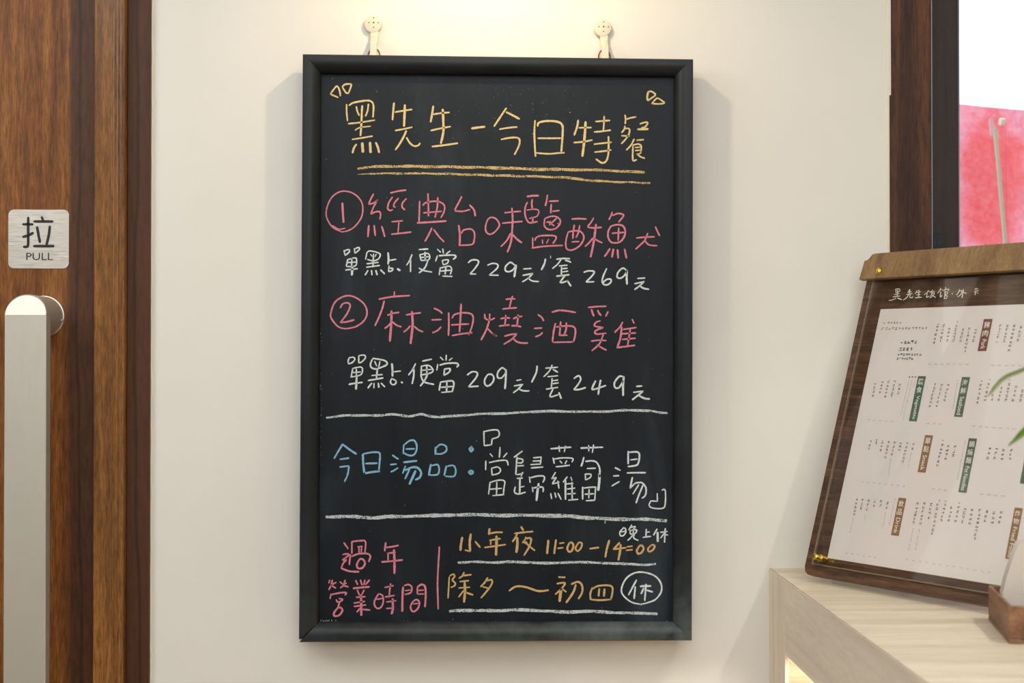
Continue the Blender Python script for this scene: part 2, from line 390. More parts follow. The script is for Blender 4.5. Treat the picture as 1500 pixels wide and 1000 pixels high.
# ------------------------------------------------------------------ strokes
def catmull(P, seg=5):
    if len(P) < 3: return P
    out = []
    for i in range(len(P) - 1):
        a, b, c, d = P[max(i - 1, 0)], P[i], P[i + 1], P[min(i + 2, len(P) - 1)]
        for k in range(seg):
            t = k / seg
            out.append(tuple(.5 * ((2 * b[j]) + (c[j] - a[j]) * t + (2 * a[j] - 5 * b[j] + 4 * c[j] - d[j]) * t * t + (3 * b[j] - a[j] - 3 * c[j] + d[j]) * t ** 3) for j in (0, 1)))
    out.append(P[-1]); return out
def stroke(bm, P, wd, put, jitter=.12, wob=0):
    P = catmull([tuple(map(float, p)) for p in P])
    Q = [P[0]]
    for p in P[1:]:
        L = math.hypot(p[0] - Q[-1][0], p[1] - Q[-1][1])
        if L < 1e-6: continue
        m = max(1, int(L / (wd * 1.6)))
        q0 = Q[-1]
        for i in range(1, m + 1): Q.append((q0[0] + (p[0] - q0[0]) * i / m, q0[1] + (p[1] - q0[1]) * i / m))
    if len(Q) < 2: Q.append((Q[0][0] + wd * .3, Q[0][1]))
    n = len(Q); L, R = [], []; ph = random.uniform(0, 6)
    for i, p in enumerate(Q):
        a, b = Q[max(i - 1, 0)], Q[min(i + 1, n - 1)]
        tx, ty = b[0] - a[0], b[1] - a[1]; l = math.hypot(tx, ty) or 1; tx /= l; ty /= l
        e = min(i, n - 1 - i) / max(1, n - 1)
        h = wd / 2 * (1 + random.uniform(-jitter, jitter)) * (.86 + .14 * min(1, e * 6))
        s = wob * math.sin(ph + i * .9) if wob else 0
        L.append((p[0] - ty * (h + s), p[1] + tx * (h + s))); R.append((p[0] + ty * (h - s), p[1] - tx * (h - s)))
        if i == 0: c0 = (p[0] - tx * h * .8, p[1] - ty * h * .8)
        if i == n - 1: c1 = (p[0] + tx * h * .8, p[1] + ty * h * .8)
    V = lambda q: bm.verts.new(put(*q))
    lv = [V(q) for q in L]; rv = [V(q) for q in R]; a = V(c0); b = V(c1)
    for i in range(n - 1): bm.faces.new((lv[i], lv[i + 1], rv[i + 1], rv[i]))
    bm.faces.new((lv[0], rv[0], a)); bm.faces.new((lv[-1], b, rv[-1]))
def strokes(bm, txt, x0, y0, sc, put, w0, jitter=.12, wob=0):
    """txt: strokes 'w14 x y x y ...; ...' in the pixels of a crop whose corner is (x0, y0) and scale sc"""
    for s in txt.replace('\n', ' ').split(';'):
        t = s.split()
        if not t: continue
        wd = w0
        if t[0][0] == 'w': wd = float(t[0][1:]); t = t[1:]
        v = [float(q) for q in t]
        P = [(x0 + v[i] * sc, y0 + v[i + 1] * sc) for i in range(0, len(v) - 1, 2)]
        stroke(bm, P, wd * sc, put, jitter, wob)

# sign lettering: 拉 as strokes, PULL with the built-in font
putS = lambda x, y: onY(x, y, -.0018)
bm = NB()
strokes(bm, "140 160 200 160;172 118 172 230 172 280;172 280 168 294 158 298 144 297;140 237 172 228 202 212;254 116 264 138;208 143 322 143;226 176 235 225 244 270;304 172 298 225 284 284;206 293 328 293", 0, 290, .24, putS, 17, 0)
fin('character', bm, M_ink, sign)
def textmesh(body, extra=0):
    c = bpy.data.curves.new('lettering', 'FONT'); c.body = body; c.size = 1; c.resolution_u = 3; c.align_x = 'LEFT'; c.offset = extra
    o = bpy.data.objects.new('lettering', c); COL.objects.link(o); bpy.context.view_layer.update()
    me = bpy.data.meshes.new_from_object(o.evaluated_get(bpy.context.evaluated_depsgraph_get()))
    v = [p.co.copy() for p in me.vertices]; f = [tuple(p.vertices) for p in me.polygons]
    bpy.data.objects.remove(o); bpy.data.curves.remove(c); bpy.data.meshes.remove(me)
    return v, f
def textfit(bm, body, origin, ax, ay, wid, hei, extra=0, mi=0):
    """fit the lettering into the parallelogram origin + ax*wid, ay*hei"""
    v, f = textmesh(body, extra)
    if not v: return
    x0, x1 = min(p.x for p in v), max(p.x for p in v); y0, y1 = min(p.y for p in v), max(p.y for p in v)
    nv = [bm.verts.new(origin + ax * ((p.x - x0) / (x1 - x0) * wid) + ay * ((p.y - y0) / max(1e-6, y1 - y0) * hei)) for p in v]
    for q in f:
        try: fc = bm.faces.new([nv[i] for i in q]); fc.material_index = mi
        except ValueError: pass
bm = NB(); a = putS(38.4, 380.8); b = putS(77.6, 370.2)
textfit(bm, 'PULL', a, Vector((1, 0, 0)), Vector((0, 0, 1)), b.x - a.x, b.z - a.z)
fin('word', bm, M_ink, sign)

# ------------------------------------------------------------------ chalkboard
YB, YF = -.020, -.054         # back of the frame / its proudest line
YP = -.0325                   # slate surface
out = [onY(443, 78.5, YF), onY(1016, 86, YF), onY(1014, 938.5, YF), onY(437.5, 941, YF)]
inn = [onY(470, 107, -.040), onY(988, 112, -.040), onY(986.3, 911, -.040), onY(466.5, 911, -.040)]
board = empty('chalkboard', ((out[0].x + out[1].x) / 2, -.03, out[2].z), 'large black-framed chalkboard menu with coloured handwriting hung on the cream wall', 'chalkboard')
PR = [(0, YB), (0, -.050), (.03, -.0525), (.09, -.0538), (.35, -.0540), (.55, -.0530), (.70, -.0508), (.85, -.0470), (.96, -.0432), (1.0, -.0410), (1.0, YP - .0002)]
names = ('top', 'right', 'bottom', 'left')
for k in range(4):
    bm = NB(); A, B = (k, (k + 1) % 4)
    sec = []
    for ci in (A, B):
        row = []
        for t, y in PR:
            p = out[ci].lerp(inn[ci], t); p.y = y
            if k == 3 and ci == 3: p.z += .0042 * (1 - .72 * t); p.x -= 0.0002      # the sprung mitre, bottom left
            elif ci == B: p = p + (out[A] - out[B]).normalized() * .00025
            row.append(bm.verts.new(p))
        sec.append(row)
    for i in range(len(PR) - 1): bm.faces.new((sec[0][i], sec[0][i + 1], sec[1][i + 1], sec[1][i]))
    bm.faces.new((sec[0][-1], sec[0][0], sec[1][0], sec[1][-1])); bm.faces.new(sec[0]); bm.faces.new(sec[1][::-1])
    fin('frame_rail', bm, M_rail, board, True)
bm = NB()
pb = [Vector((p.x + dx, YP, p.z + dz)) for p, dx, dz in zip(inn, (-.003, .003, .003, -.003), (.003, .003, -.003, -.003))]
prism(bm, pb, Vector((0, .006, 0)))
fin('slate_panel', bm, M_slate, board)
# bare wood seen in the opened mitre
bm = NB()
o3, i3 = out[3].copy(), inn[3].copy()
q = []
for t, dz in ((.10, .0012), (.92, .0006), (.92, .0034), (.10, .0046)):
    p = o3.lerp(i3, t); q.append(Vector((p.x, -.0450, p.z + dz)))
prism(bm, q, Vector((0, .02, 0))); fin('mitre_key', bm, M_railwood, board, label='bare brown wood in the opened corner joint')
bm = NB(); c = out[3]
prism(bm, [Vector((c.x + a, -.050, c.z + b)) for a, b in ((.0003, .0012), (.0030, .0008), (.0052, .0036), (.0032, .0046), (.0010, .0040))], Vector((0, .02, 0)))
fin('rail_end', bm, M_railtip, board, label='chipped pale end of the frame rail')

putB = lambda x, y: onY(x, y, YP - .0003)
K = 260 / 1500
CH = []   # (label, material, width, [(x0, y0, text)])
CH.append(('yellow title characters', C_yel, 14, [(470, 110, """
80 160 125 100 142 97 158 130 165 175;80 160 145 188;180 100 205 78 250 76 256 90 235 148;183 103 212 148 236 150;
w13 218 248 218 310 225 385;w15 240 255 280 232 380 215 425 222 445 260 440 355;300 265 308 305 325 340;402 245 395 300 378 345;w17 350 258 345 330 342 420 335 510;w14 232 410 330 400 455 380;w11 290 465 330 443 420 432;w13 265 543 350 530 435 515;w18 300 585 280 615 268 655;w25 350 575 355 648;w26 415 570 420 652;w18 465 570 482 610 492 655;
w17 618 235 612 300 605 378;628 312 700 300 770 290;w19 710 252 707 340 703 430;630 468 700 455 770 440;w17 722 470 700 520 660 590 630 630;w15 725 528 750 570 785 598 820 595 838 575;
w17 950 262 940 330 928 395;945 332 1010 322 1085 315;w20 1030 290 1035 400 1035 480 1015 575;930 468 1010 450 1095 435;w16 940 603 1040 592 1155 575;w18 1275 450 1330 442 1385 436"""),
(720, 110, """w15 125 278 80 345 22 432;w17 125 312 190 345 235 370;68 457 140 445 215 438;w15 82 543 150 530 215 528 238 550 230 600 195 670;
w15 368 385 362 480 365 580 372 685;w18 390 430 400 402 460 388 550 392 595 418 602 480 590 642;392 533 480 533 585 533;380 657 480 665 560 658 615 655;
w16 732 380 725 430 700 505;740 445 790 443 842 443;w21 795 395 790 480 780 590 768 685;695 570 780 562 850 548;880 392 940 387 1000 383;952 348 950 410 945 465;868 480 930 475 1005 465;868 583 940 575 1012 567;w16 988 520 990 590 985 680 965 730 930 740 885 710;872 650 940 643 1010 632;
1128 338 1133 370 1130 410;1140 372 1180 360 1220 353;1128 430 1120 460 1100 485;1125 450 1165 455 1160 500 1130 545 1098 578;1100 512 1165 515;1255 412 1300 398 1320 405 1300 435 1268 445;w18 1235 458 1322 455;1205 540 1180 590 1140 632;1228 550 1285 545;1195 592 1240 582 1265 600 1262 645;w12 1215 612 1255 608;w12 1215 637 1255 634;1195 600 1193 700 1200 722 1225 715;w12 1265 655 1235 670;1230 665 1260 690 1295 702;
w16 1325 140 1316 180 1318 212;1325 140 1352 138 1385 165 1350 195 1320 215;w14 1355 240 1385 205 1405 195 1435 212 1460 235 1415 243 1360 240""")]))
CH.append(('pink first dish name with circled 1', C_pink, 13.5, [(470, 260, """
w12 170 455 100 420 50 340 50 260 90 170 160 120 240 120 310 160 352 230 345 330 290 410 230 448 175 460;w10 205 428 150 435 100 405;w18 182 215 186 300 192 378;
445 138 420 185 405 222;405 225 445 215 480 190;478 192 445 250 422 308;425 308 455 292 492 287 505 310 498 350;w17 405 405 398 500;w15 450 405 460 490;w15 515 412 540 498;
w14 588 130 650 115 720 105;605 165 575 210 565 260 585 278 605 272;655 175 625 210 615 240 630 250;722 178 690 215 688 250 710 272;600 373 690 365;w11 660 370 652 465;598 478 680 470 762 460;
835 200 832 300 830 375;865 235 880 215 950 200 1010 208 1045 240 1040 290 1015 338;w14 905 135 908 220 910 325;988 168 985 240 965 335;868 298 940 292 1020 285;w16 815 383 940 375 1060 367;w14 938 425 910 485 880 538;w14 955 440 1000 500 1040 542;
1190 162 1160 220 1132 272;1135 282 1200 285 1258 270;w15 1258 232 1295 275 1305 325;w16 1165 405 1175 490 1172 575;1188 470 1210 442 1270 435 1298 470 1295 530 1275 565 1180 572"""),
(720, 260, """-30 350 -48 400 -48 450 -20 478 20 465 60 420 65 390 40 350 0 335 -25 348;
112 297 175 290 245 285;w16 172 258 178 340 175 430 165 540 135 628;92 385 170 378 260 370;160 472 130 530 80 582;w16 182 485 215 520 255 550;
w16 302 160 350 153 398 153;345 185 340 220 345 268;303 210 285 250 283 310 300 360 325 382 388 372;w11 300 275 345 268 385 270 400 290 385 325 355 337 320 345;352 335 345 385;w14 472 148 465 200 455 238;488 200 565 197;505 225 500 300;515 285 572 278;
450 350 445 400 465 430 500 440 545 428 578 390 578 355 545 330 500 328 452 345;475 372 530 408;548 345 490 400;w11 465 378 500 372;w10 560 385 564 392;
348 508 348 585;368 530 380 505 430 490 530 492 545 515 520 555;w10 430 525 432 558;w10 482 520 465 555;w14 342 595 450 580 600 573;
w15 680 350 740 347 800 350;w14 700 400 690 460 688 515;745 405 735 460 715 505;645 470 628 540 635 600 680 612 740 580 775 530 778 490 750 455 690 450 645 462;680 543 740 540;862 342 840 380 812 412;815 420 870 425 930 420;w18 883 395 870 500 855 590 838 668;w15 855 512 825 550 792 580;w14 870 515 900 535 935 550;
1020 292 1010 320 992 355;w14 1025 320 1070 303 1115 315 1100 345 1075 375;w15 1010 410 988 450 985 500 1005 540 1040 552 1090 540 1125 490 1128 440 1105 405 1060 398 1015 408;w14 1075 425 1070 530;1020 470 1120 463;w16 1000 600 975 640 955 665;w18 1030 605 1018 672;w16 1065 610 1070 680;w15 1125 605 1140 680;
w14 1225 510 1300 503 1375 500;w14 1320 470 1295 530 1255 570 1220 603;w14 1295 530 1330 568 1398 575;w14 1385 415 1400 450 1420 490""")]))
CH.append(('white first price line', C_white, 12, [(470, 260, """
195 615 205 655;200 618 235 608 240 628 205 657;283 600 287 637;288 602 318 590 325 608 290 638;228 690 215 748;230 692 290 678 302 700 292 745 222 752;262 680 260 745;222 718 298 714;w13 210 780 310 770;w20 267 750 262 822;
388 640 378 690;385 640 410 620 470 630 502 650 485 688 440 703 395 692;w10 420 648 432 665;w10 468 648 458 668;w13 445 645 440 755;388 728 440 722 485 716;385 757 440 750 498 742;w14 398 785 375 822;w15 428 785 432 822;w16 465 785 475 820;w15 505 780 538 812;
w16 568 635 572 690 568 730;580 700 635 690;576 745 572 792;w13 576 765 608 768 598 788 572 793;w20 648 772 668 784;
770 650 750 700 725 740;w13 758 690 758 795;w14 830 608 905 603;835 650 848 700;838 652 900 640 920 665 908 695 850 700;w13 880 630 882 700;848 675 910 668;w13 905 698 880 760 830 805;830 765 870 785 938 798;
985 605 1012 630;1030 602 1036 640;1092 620 1060 645;w13 985 660 970 705;w14 1000 660 1060 656 1125 655 1140 670 1120 690;1025 700 1035 737;1028 700 1075 694 1070 722 1035 737;1010 758 1000 822;1010 765 1080 748 1105 770 1095 815;w13 1058 750 1050 815;1012 790 1095 782;1030 832 1110 835;
w13 1245 720 1275 697 1320 697 1332 720 1300 770 1262 812;w13 1262 814 1310 815;w13 1410 740 1450 725 1492 733 1490 765 1425 822;w13 1425 824 1500 825"""),
(720, 260, """w14 195 740 160 716 120 750 118 785 145 795 180 780 207 740;w17 207 738 200 790 192 838;w13 270 772 335 768;w13 265 826 350 810;w13 348 812 310 850 262 880;w13 308 845 340 872 398 878;w15 455 688 448 725 422 778;w8 498 660 500 680;
w13 550 690 600 683 660 685;595 680 560 730 515 768;w14 625 700 650 705 670 716;572 746 640 740;592 745 590 828;600 770 640 765;600 797 645 790;w14 550 832 620 825 655 820;w14 620 830 585 875 590 888 645 872;w20 640 870 670 915;
w14 780 800 820 788 868 795 850 830 800 880;w13 800 882 865 880;w14 972 770 945 830 935 880 955 905 985 903 1010 880 1005 858 970 862 945 885;w14 1145 788 1110 765 1070 800 1062 840 1088 850 1120 830 1145 788;w18 1145 785 1142 840 1145 900;w13 1235 852 1295 848;w13 1210 897 1290 878;w14 1288 880 1250 915 1210 945;w15 1250 912 1285 935 1328 943""")]))
CH.append(('pink second dish name with circled 2', C_pink, 14, [(470, 425, """
w14 220 325 150 310 90 240 85 190 120 100 200 50 280 55 360 110 390 180 370 250 300 305 215 325;w14 165 148 185 115 225 106 248 130 220 200 165 272;w16 165 272 220 266 280 250;
w15 492 75 600 55 750 45;w14 622 12 620 45;w15 535 90 520 150 490 230 458 298;565 210 610 195 660 187;w19 597 175 595 280 583 430;590 275 570 300 540 322;605 265 640 295 680 308;722 208 780 198 842 190;w20 770 180 775 300 758 448;755 300 735 325 702 352;790 305 825 335 862 350;
w15 958 152 1000 172 1025 195;w13 938 250 1018 247;w14 1015 310 985 340 945 358;w15 1080 190 1082 290 1078 382;1110 235 1130 205 1200 190 1270 200 1288 240 1275 310 1250 375;w16 1185 115 1180 230 1172 350;1105 293 1180 288 1250 285;1110 383 1190 368 1278 358;
1385 200 1388 232 1410 250 1440 248 1468 235;w14 1428 200 1425 240;w16 1425 250 1400 330 1355 418;1412 325 1450 365 1485 385"""),
(720, 425, """122 77 160 72 198 73;w14 178 50 165 90 152 145;95 158 150 152 212 148;78 240 120 232 155 235;120 210 118 250 112 295;65 302 110 297 150 293;185 240 220 225 258 220;225 208 220 260 215 300;w14 170 300 210 300 248 308;110 388 160 374 212 368;212 370 170 415 105 455;w15 182 405 215 435 258 445 305 445;w12 0 355 40 388;
392 205 425 230 440 258;362 322 425 318;430 358 405 380 372 392;w15 512 185 570 170 640 175 710 187;w15 540 280 525 350 515 435;w15 548 310 600 303 680 303 708 330 705 390 690 440;w15 585 265 580 320 575 380;w15 632 275 630 330 615 375;572 380 640 380;w13 522 440 600 438 695 437;
818 145 890 138 968 135;w16 845 162 855 195 865 218;w16 897 170 910 195 925 212;w14 985 180 975 200 965 220;918 258 885 270 868 298 895 308 942 316 900 330 872 352 892 370 968 362;845 430 900 422 968 425;w14 945 370 920 440 890 475 848 510;895 460 930 485 970 505;
1108 270 1085 310 1042 355;w17 1100 310 1090 400 1062 485;w14 1188 245 1205 278;1115 330 1222 315;1172 330 1165 380 1150 465;1105 368 1220 360;1105 415 1215 405;w15 1060 485 1130 475 1210 465""")]))
CH.append(('white second price line', C_white, 12, [(470, 425, """
240 570 230 600 235 620;240 570 275 566 287 585 265 610 235 622;320 555 320 612;322 552 365 548 377 570 345 605 322 613;270 660 255 735;270 660 335 648 352 670 335 715 258 732;300 665 300 730;265 695 335 690;w14 238 795 290 785 350 778;w18 303 730 297 835;
w14 437 580 420 620 425 650 460 665 500 655 555 630 555 605 520 588 440 575;455 600 472 640;500 600 488 652;w14 478 660 470 740;430 720 520 712;w14 400 762 460 752 525 740;w14 430 785 398 825;w14 450 785 448 825;w16 485 785 490 820;w14 510 785 540 816;
w17 600 620 605 670 605 725;605 690 675 682;w13 600 745 588 775 605 797 630 790 633 765 605 748;w18 680 775 690 782;
w13 800 620 775 670 742 715;w15 785 660 785 720 772 788;w14 860 598 935 582;w14 850 640 847 712;w13 855 640 910 635 945 665 935 695 850 715;w13 895 640 895 705;850 677 935 668;w15 905 700 880 755 842 808;w14 845 715 870 772 955 795;
1010 565 1035 590;1060 548 1058 592;1110 572 1085 592;w13 988 625 980 675;w15 1005 632 1060 618 1140 615 1162 630 1150 648;w13 1045 665 1040 715;w14 1048 665 1090 662 1085 690 1042 718;w15 1012 775 1000 845;w14 1015 775 1105 765 1124 790 1110 857;w13 1065 770 1062 860;w13 1015 820 1115 812;1020 863 1110 855;
w14 1238 715 1280 688 1322 698 1310 740 1250 813;w14 1250 815 1330 810;w15 1410 712 1385 755 1388 795 1415 808 1450 780 1462 740 1445 712 1415 710"""),
(720, 425, """w14 120 675 90 655 55 690 52 735 85 740 115 705;w17 122 670 120 750 114 830;212 762 250 755;w13 192 808 265 795;w14 262 795 225 835 185 865;w14 225 830 265 848 318 850;w15 385 640 378 695 340 775;
458 658 560 650;512 632 490 680 442 730;w14 520 668 560 692;475 730 560 722;512 745 505 828;515 765 560 758;515 790 565 782;462 835 560 820;w13 520 835 495 885 505 900 562 882;w17 570 865 588 912;
w14 697 745 735 722 754 748 735 790 697 837;w14 697 838 740 838 795 822;w15 880 765 855 815 860 838 965 805;w16 922 760 910 820 902 880;w15 1115 732 1080 728 1040 780 1045 822 1080 820 1112 765;w18 1118 730 1112 800 1112 888;
w14 1225 812 1272 808;w13 1200 862 1280 852;w15 1278 855 1235 890 1190 925;w15 1240 885 1290 912 1335 918""")]))
CH.append(('blue soup heading', C_blue, 14, [(470, 595, """
w14 185 318 150 375 112 440;w17 190 325 250 370 300 402;w15 162 447 235 437;160 512 235 503;w14 238 505 225 580 200 635;
w18 355 405 358 480 368 570;w15 358 402 430 388 490 390 500 420 495 490 490 545;w16 378 483 475 480;w17 365 567 430 555 495 548;
605 412 630 430 655 445;588 492 638 487;650 520 620 540 592 553;700 325 697 400;w15 705 325 750 290 790 290 810 330 805 380 780 412 740 412 705 395;w15 720 360 790 358;w17 700 472 810 460;715 505 692 565;w18 715 540 770 515 820 520 847 560 835 600 800 620;w15 750 530 712 612;w20 800 545 775 600 750 655;
w17 970 345 968 405;w14 975 350 1010 322 1055 335 1060 375 1020 400 970 400;w16 930 490 912 580;940 500 985 492 1000 530 985 575 915 580;w16 1060 505 1043 583;1070 505 1120 500 1140 540 1125 590 1055 590;
w18 1275 340 1258 360 1270 380 1285 362 1272 348;w18 1270 540 1252 555 1270 570 1286 555 1270 543""")]))
CH.append(('white soup name in corner brackets', C_white, 12, [(720, 595, """
-65 210 -62 330;-60 212 0 200 50 200 66 228 55 258 5 275;5 275 0 322;0 324 -60 332;
-12 400 10 425;72 345 66 430;130 395 100 430;-48 460 -50 535;-20 475 50 460 115 455 135 470 140 497;0 520 5 577;5 522 50 512 76 535 60 565 5 580;-12 640 -25 742;-12 642 60 623 110 632 105 690 100 745;45 640 42 745;-20 700 85 692;10 754 105 745;
260 378 190 430;w13 215 425 210 500 205 575;222 440 262 448 258 475 222 477;222 503 272 500;215 577 258 568 262 558 250 590;215 608 262 605;w14 240 610 238 735;245 682 275 675;w13 200 680 195 725 230 740 285 725;355 434 420 428;420 428 412 490;350 462 412 460;330 492 412 487;w13 335 520 435 512;320 595 326 642;w13 325 605 380 590 435 588 448 608 435 640;w19 398 652 388 720 380 795;345 682 350 722;w13 345 690 430 682 435 722;
w14 502 358 590 350 672 345;570 335 575 382;625 335 615 385;520 435 530 482;530 445 600 435 685 440 680 470;578 460 595 480;635 458 622 485;545 510 600 505 660 497;
540 558 508 612;508 612 548 600;548 602 515 650;515 655 572 640;560 630 570 692;500 735 508 780;535 730 545 770;562 735 588 785;640 595 605 640;w15 625 620 625 785;670 598 680 625;630 655 690 650;680 640 682 790;640 698 705 690;640 740 710 735;650 792 730 785;
w14 755 352 850 348 940 345;820 330 822 377;862 325 852 390;w15 780 430 770 470 758 505;w14 795 465 850 460 890 475 915 530 912 600;w21 912 570 910 640 902 708;808 525 880 522;792 570 795 622;795 572 838 573 835 600 797 620;w14 770 682 770 785;775 690 870 682 878 700 872 792;825 700 822 775;w14 790 742 865 738;w13 800 797 870 793;
w14 1045 518 1088 540;w14 1030 588 1075 585;1080 635 1045 655 1018 672;w15 1155 378 1155 485;w15 1165 388 1230 385 1250 410 1240 480 1215 500 1155 508;1175 452 1230 445;w14 1145 562 1220 560 1302 560;w15 1190 600 1172 690;1172 690 1212 650;w14 1212 648 1270 645 1305 690 1300 750 1272 775;1245 660 1195 740;w14 1280 665 1245 750 1222 815;
1400 735 1402 800;1402 802 1345 798;1440 708 1468 710 1467 830 1440 862 1360 858 1332 835 1345 800""")]))
CH.append(('pink holiday hours heading', C_pink, 14, [(470, 760, """
w16 195 200 230 250;w14 262 188 262 290;265 190 330 183 377 190 372 280;w13 312 235 350 230;w12 322 240 322 282;w12 345 240 340 282;250 300 240 385;w15 262 315 320 293 395 293 418 315 405 360;w17 330 335 305 380 315 415 350 412 372 378 360 343 330 335;185 300 220 293 235 305 185 345 215 345 190 372 172 415;w16 172 415 240 440 320 445;
w16 548 200 540 268;550 240 610 232 655 222;562 290 630 280;568 290 568 345;w20 618 260 622 350 622 458;w15 515 362 600 355 690 345;
75 515 68 540;130 535 80 560;98 515 85 560 68 597;w15 90 560 125 583;162 530 188 552;w13 205 515 190 560 165 580;215 540 185 558;w15 188 560 230 572;85 632 78 672;w15 88 638 150 625 212 620 205 642;w13 130 680 142 700 172 692 182 678 155 672;w15 158 702 145 745;w17 145 748 112 790 115 818 155 812 182 772 168 748 145 750;
w16 295 518 310 552;w16 335 515 347 555;372 515 362 555;w15 410 515 378 552;w17 275 585 340 578 410 572;308 600 325 640;365 600 345 640;300 660 375 655;w20 340 640 342 812;280 710 370 695;280 738 380 725;335 750 305 785;348 762 415 768;
w14 485 635 455 690 455 730 480 755 512 740 528 690 518 642 485 632;w12 470 678 520 670;540 578 612 562;590 545 582 600 578 650;545 658 620 645;w12 555 700 635 690;w20 607 675 608 760 598 800;w12 555 755 605 752;
w18 695 575 690 650 688 778;705 562 740 553 768 575 760 620 712 637;w12 712 605 755 598;817 570 815 630;w17 822 570 850 553 880 570 886 640 880 740;w12 820 602 870 600;w12 820 634 870 632;w15 775 700 758 740 770 775 795 778 825 745 832 700 805 680 775 700;w12 780 716 828 712;
w14 1002 235 992 400 986 550 992 760""")]))
CH.append(('orange holiday opening times', C_ora, 14, [(470, 760, """
w20 1195 155 1185 210 1180 262;w20 1267 128 1258 200 1262 270;w16 1258 272 1220 262;w15 1305 190 1345 238;
w13 1085 490 1080 580 1075 668;1090 480 1120 465 1130 485 1112 515 1135 540 1130 562 1100 577;1210 450 1195 480 1168 500;w15 1195 478 1270 470;1175 528 1250 520;w12 1165 582 1260 575;w20 1215 535 1218 610 1210 700;w13 1210 600 1165 658;w15 1225 620 1285 640;
w15 1410 495 1385 535 1352 570;w15 1405 520 1440 513 1448 535 1425 580 1355 665;w15 1370 572 1410 582"""),
(720, 760, """w22 -17 82 -22 128;-15 122 40 112 92 112;-15 180 40 170 75 165;w15 -5 182 -8 215;w22 42 145 42 200 38 303;-58 240 30 228 118 215;
w17 250 65 268 95;w15 195 122 270 112 350 105;w15 215 130 200 160 178 190;w22 218 158 218 220 210 280;290 152 285 170 262 200;w16 290 165 325 160 335 180 315 240 275 305;w15 268 192 300 212;w15 290 190 310 220 365 265;
w18 480 180 470 290;w18 545 175 530 290;575 205 612 200;560 247 605 242;w17 660 200 640 245 655 275 680 265 692 222 680 200 660 198;w15 735 200 710 245 728 270 755 245 765 210 750 197 733 200;
w17 832 250 905 240;w18 995 180 975 250 962 320;w17 1082 200 1030 255;w15 1030 255 1135 242;w18 1092 215 1085 280 1072 345;1145 235 1190 228;1140 264 1190 258;w17 1252 225 1228 265 1240 292 1268 282 1285 250 1272 225 1250 223;w15 1348 222 1322 252 1332 275 1362 262 1380 230 1365 218 1345 222;
w17 150 605 200 572 250 568 310 580 380 605 430 608 480 600;
w16 568 490 622 492;w16 555 545 620 540 590 590 540 635;w24 588 590 582 640 575 693;600 590 630 615;w17 675 550 730 530 765 560 765 620 735 672;w18 712 555 690 620 632 705;
w15 852 580 835 630 838 680;w15 855 590 900 565 990 560 1022 580 1020 630 1008 680;w18 910 590 905 650;w18 955 590 950 650;w15 845 680 920 685 1010 678""")]))
CH.append(('white evening closed note and circled closed mark', C_white, 12, [(720, 760, """
1115 75 1085 110 1090 140 1115 138 1135 110 1130 80 1112 72;w10 1095 110 1130 102;1185 50 1160 92;w11 1175 72 1215 63 1195 90;1172 97 1225 90 1215 120 1175 125 1172 97;1200 95 1190 140 1152 180;1208 128 1202 160 1240 180;w13 1308 85 1305 150;1310 112 1335 108;w13 1280 154 1345 146;
w14 1398 85 1370 135;w19 1403 112 1405 188;1425 112 1485 105;w15 1468 80 1462 195;1460 118 1430 160;1465 130 1490 135;
w14 1260 720 1180 700 1110 640 1100 580 1140 500 1210 455 1290 450 1380 480 1430 540 1435 610 1390 675 1330 703 1255 722;
w14 1225 515 1190 580 1158 640;w15 1215 570 1205 672;w18 1258 568 1345 565;w15 1305 550 1300 620 1295 688;w15 1285 585 1265 630;w15 1310 600 1360 615""")]))
for lab, m_, w0, blocks in CH:
    # every written character is its own part: strokes whose boxes touch belong together
    S_ = []
    for x0, y0, t in blocks:
        for s in t.replace('\n', ' ').split(';'):
            q = s.split()
            if not q: continue
            vv = [float(k) for k in (q[1:] if q[0][0] == 'w' else q)]
            xs = [x0 + k * K for k in vv[0::2]]; ys = [y0 + k * K for k in vv[1::2]]
            S_.append([min(xs) - 1.9, max(xs) + 1.9, min(ys) - 3.2, max(ys) + 3.2, [(s, x0, y0)]])
    go = True
    while go:
        go = False
        for i in range(len(S_)):
            for j in range(i + 1, len(S_)):
                a, b = S_[i], S_[j]
                if a[0] < b[1] and b[0] < a[1] and a[2] < b[3] and b[2] < a[3]:
                    S_[i] = [min(a[0], b[0]), max(a[1], b[1]), min(a[2], b[2]), max(a[3], b[3]), a[4] + b[4]]; del S_[j]; go = True; break
            if go: break
    S_.sort(key=lambda r: (r[0]))
    for r in S_:
        bm = NB()
        for s, x0, y0 in r[4]: strokes(bm, s, x0, y0, K, putB, w0)
        fin('chalk_character', bm, m_, board, label=lab.split()[0] + ' chalk handwriting')
    print('CHARS', lab, len(S_))
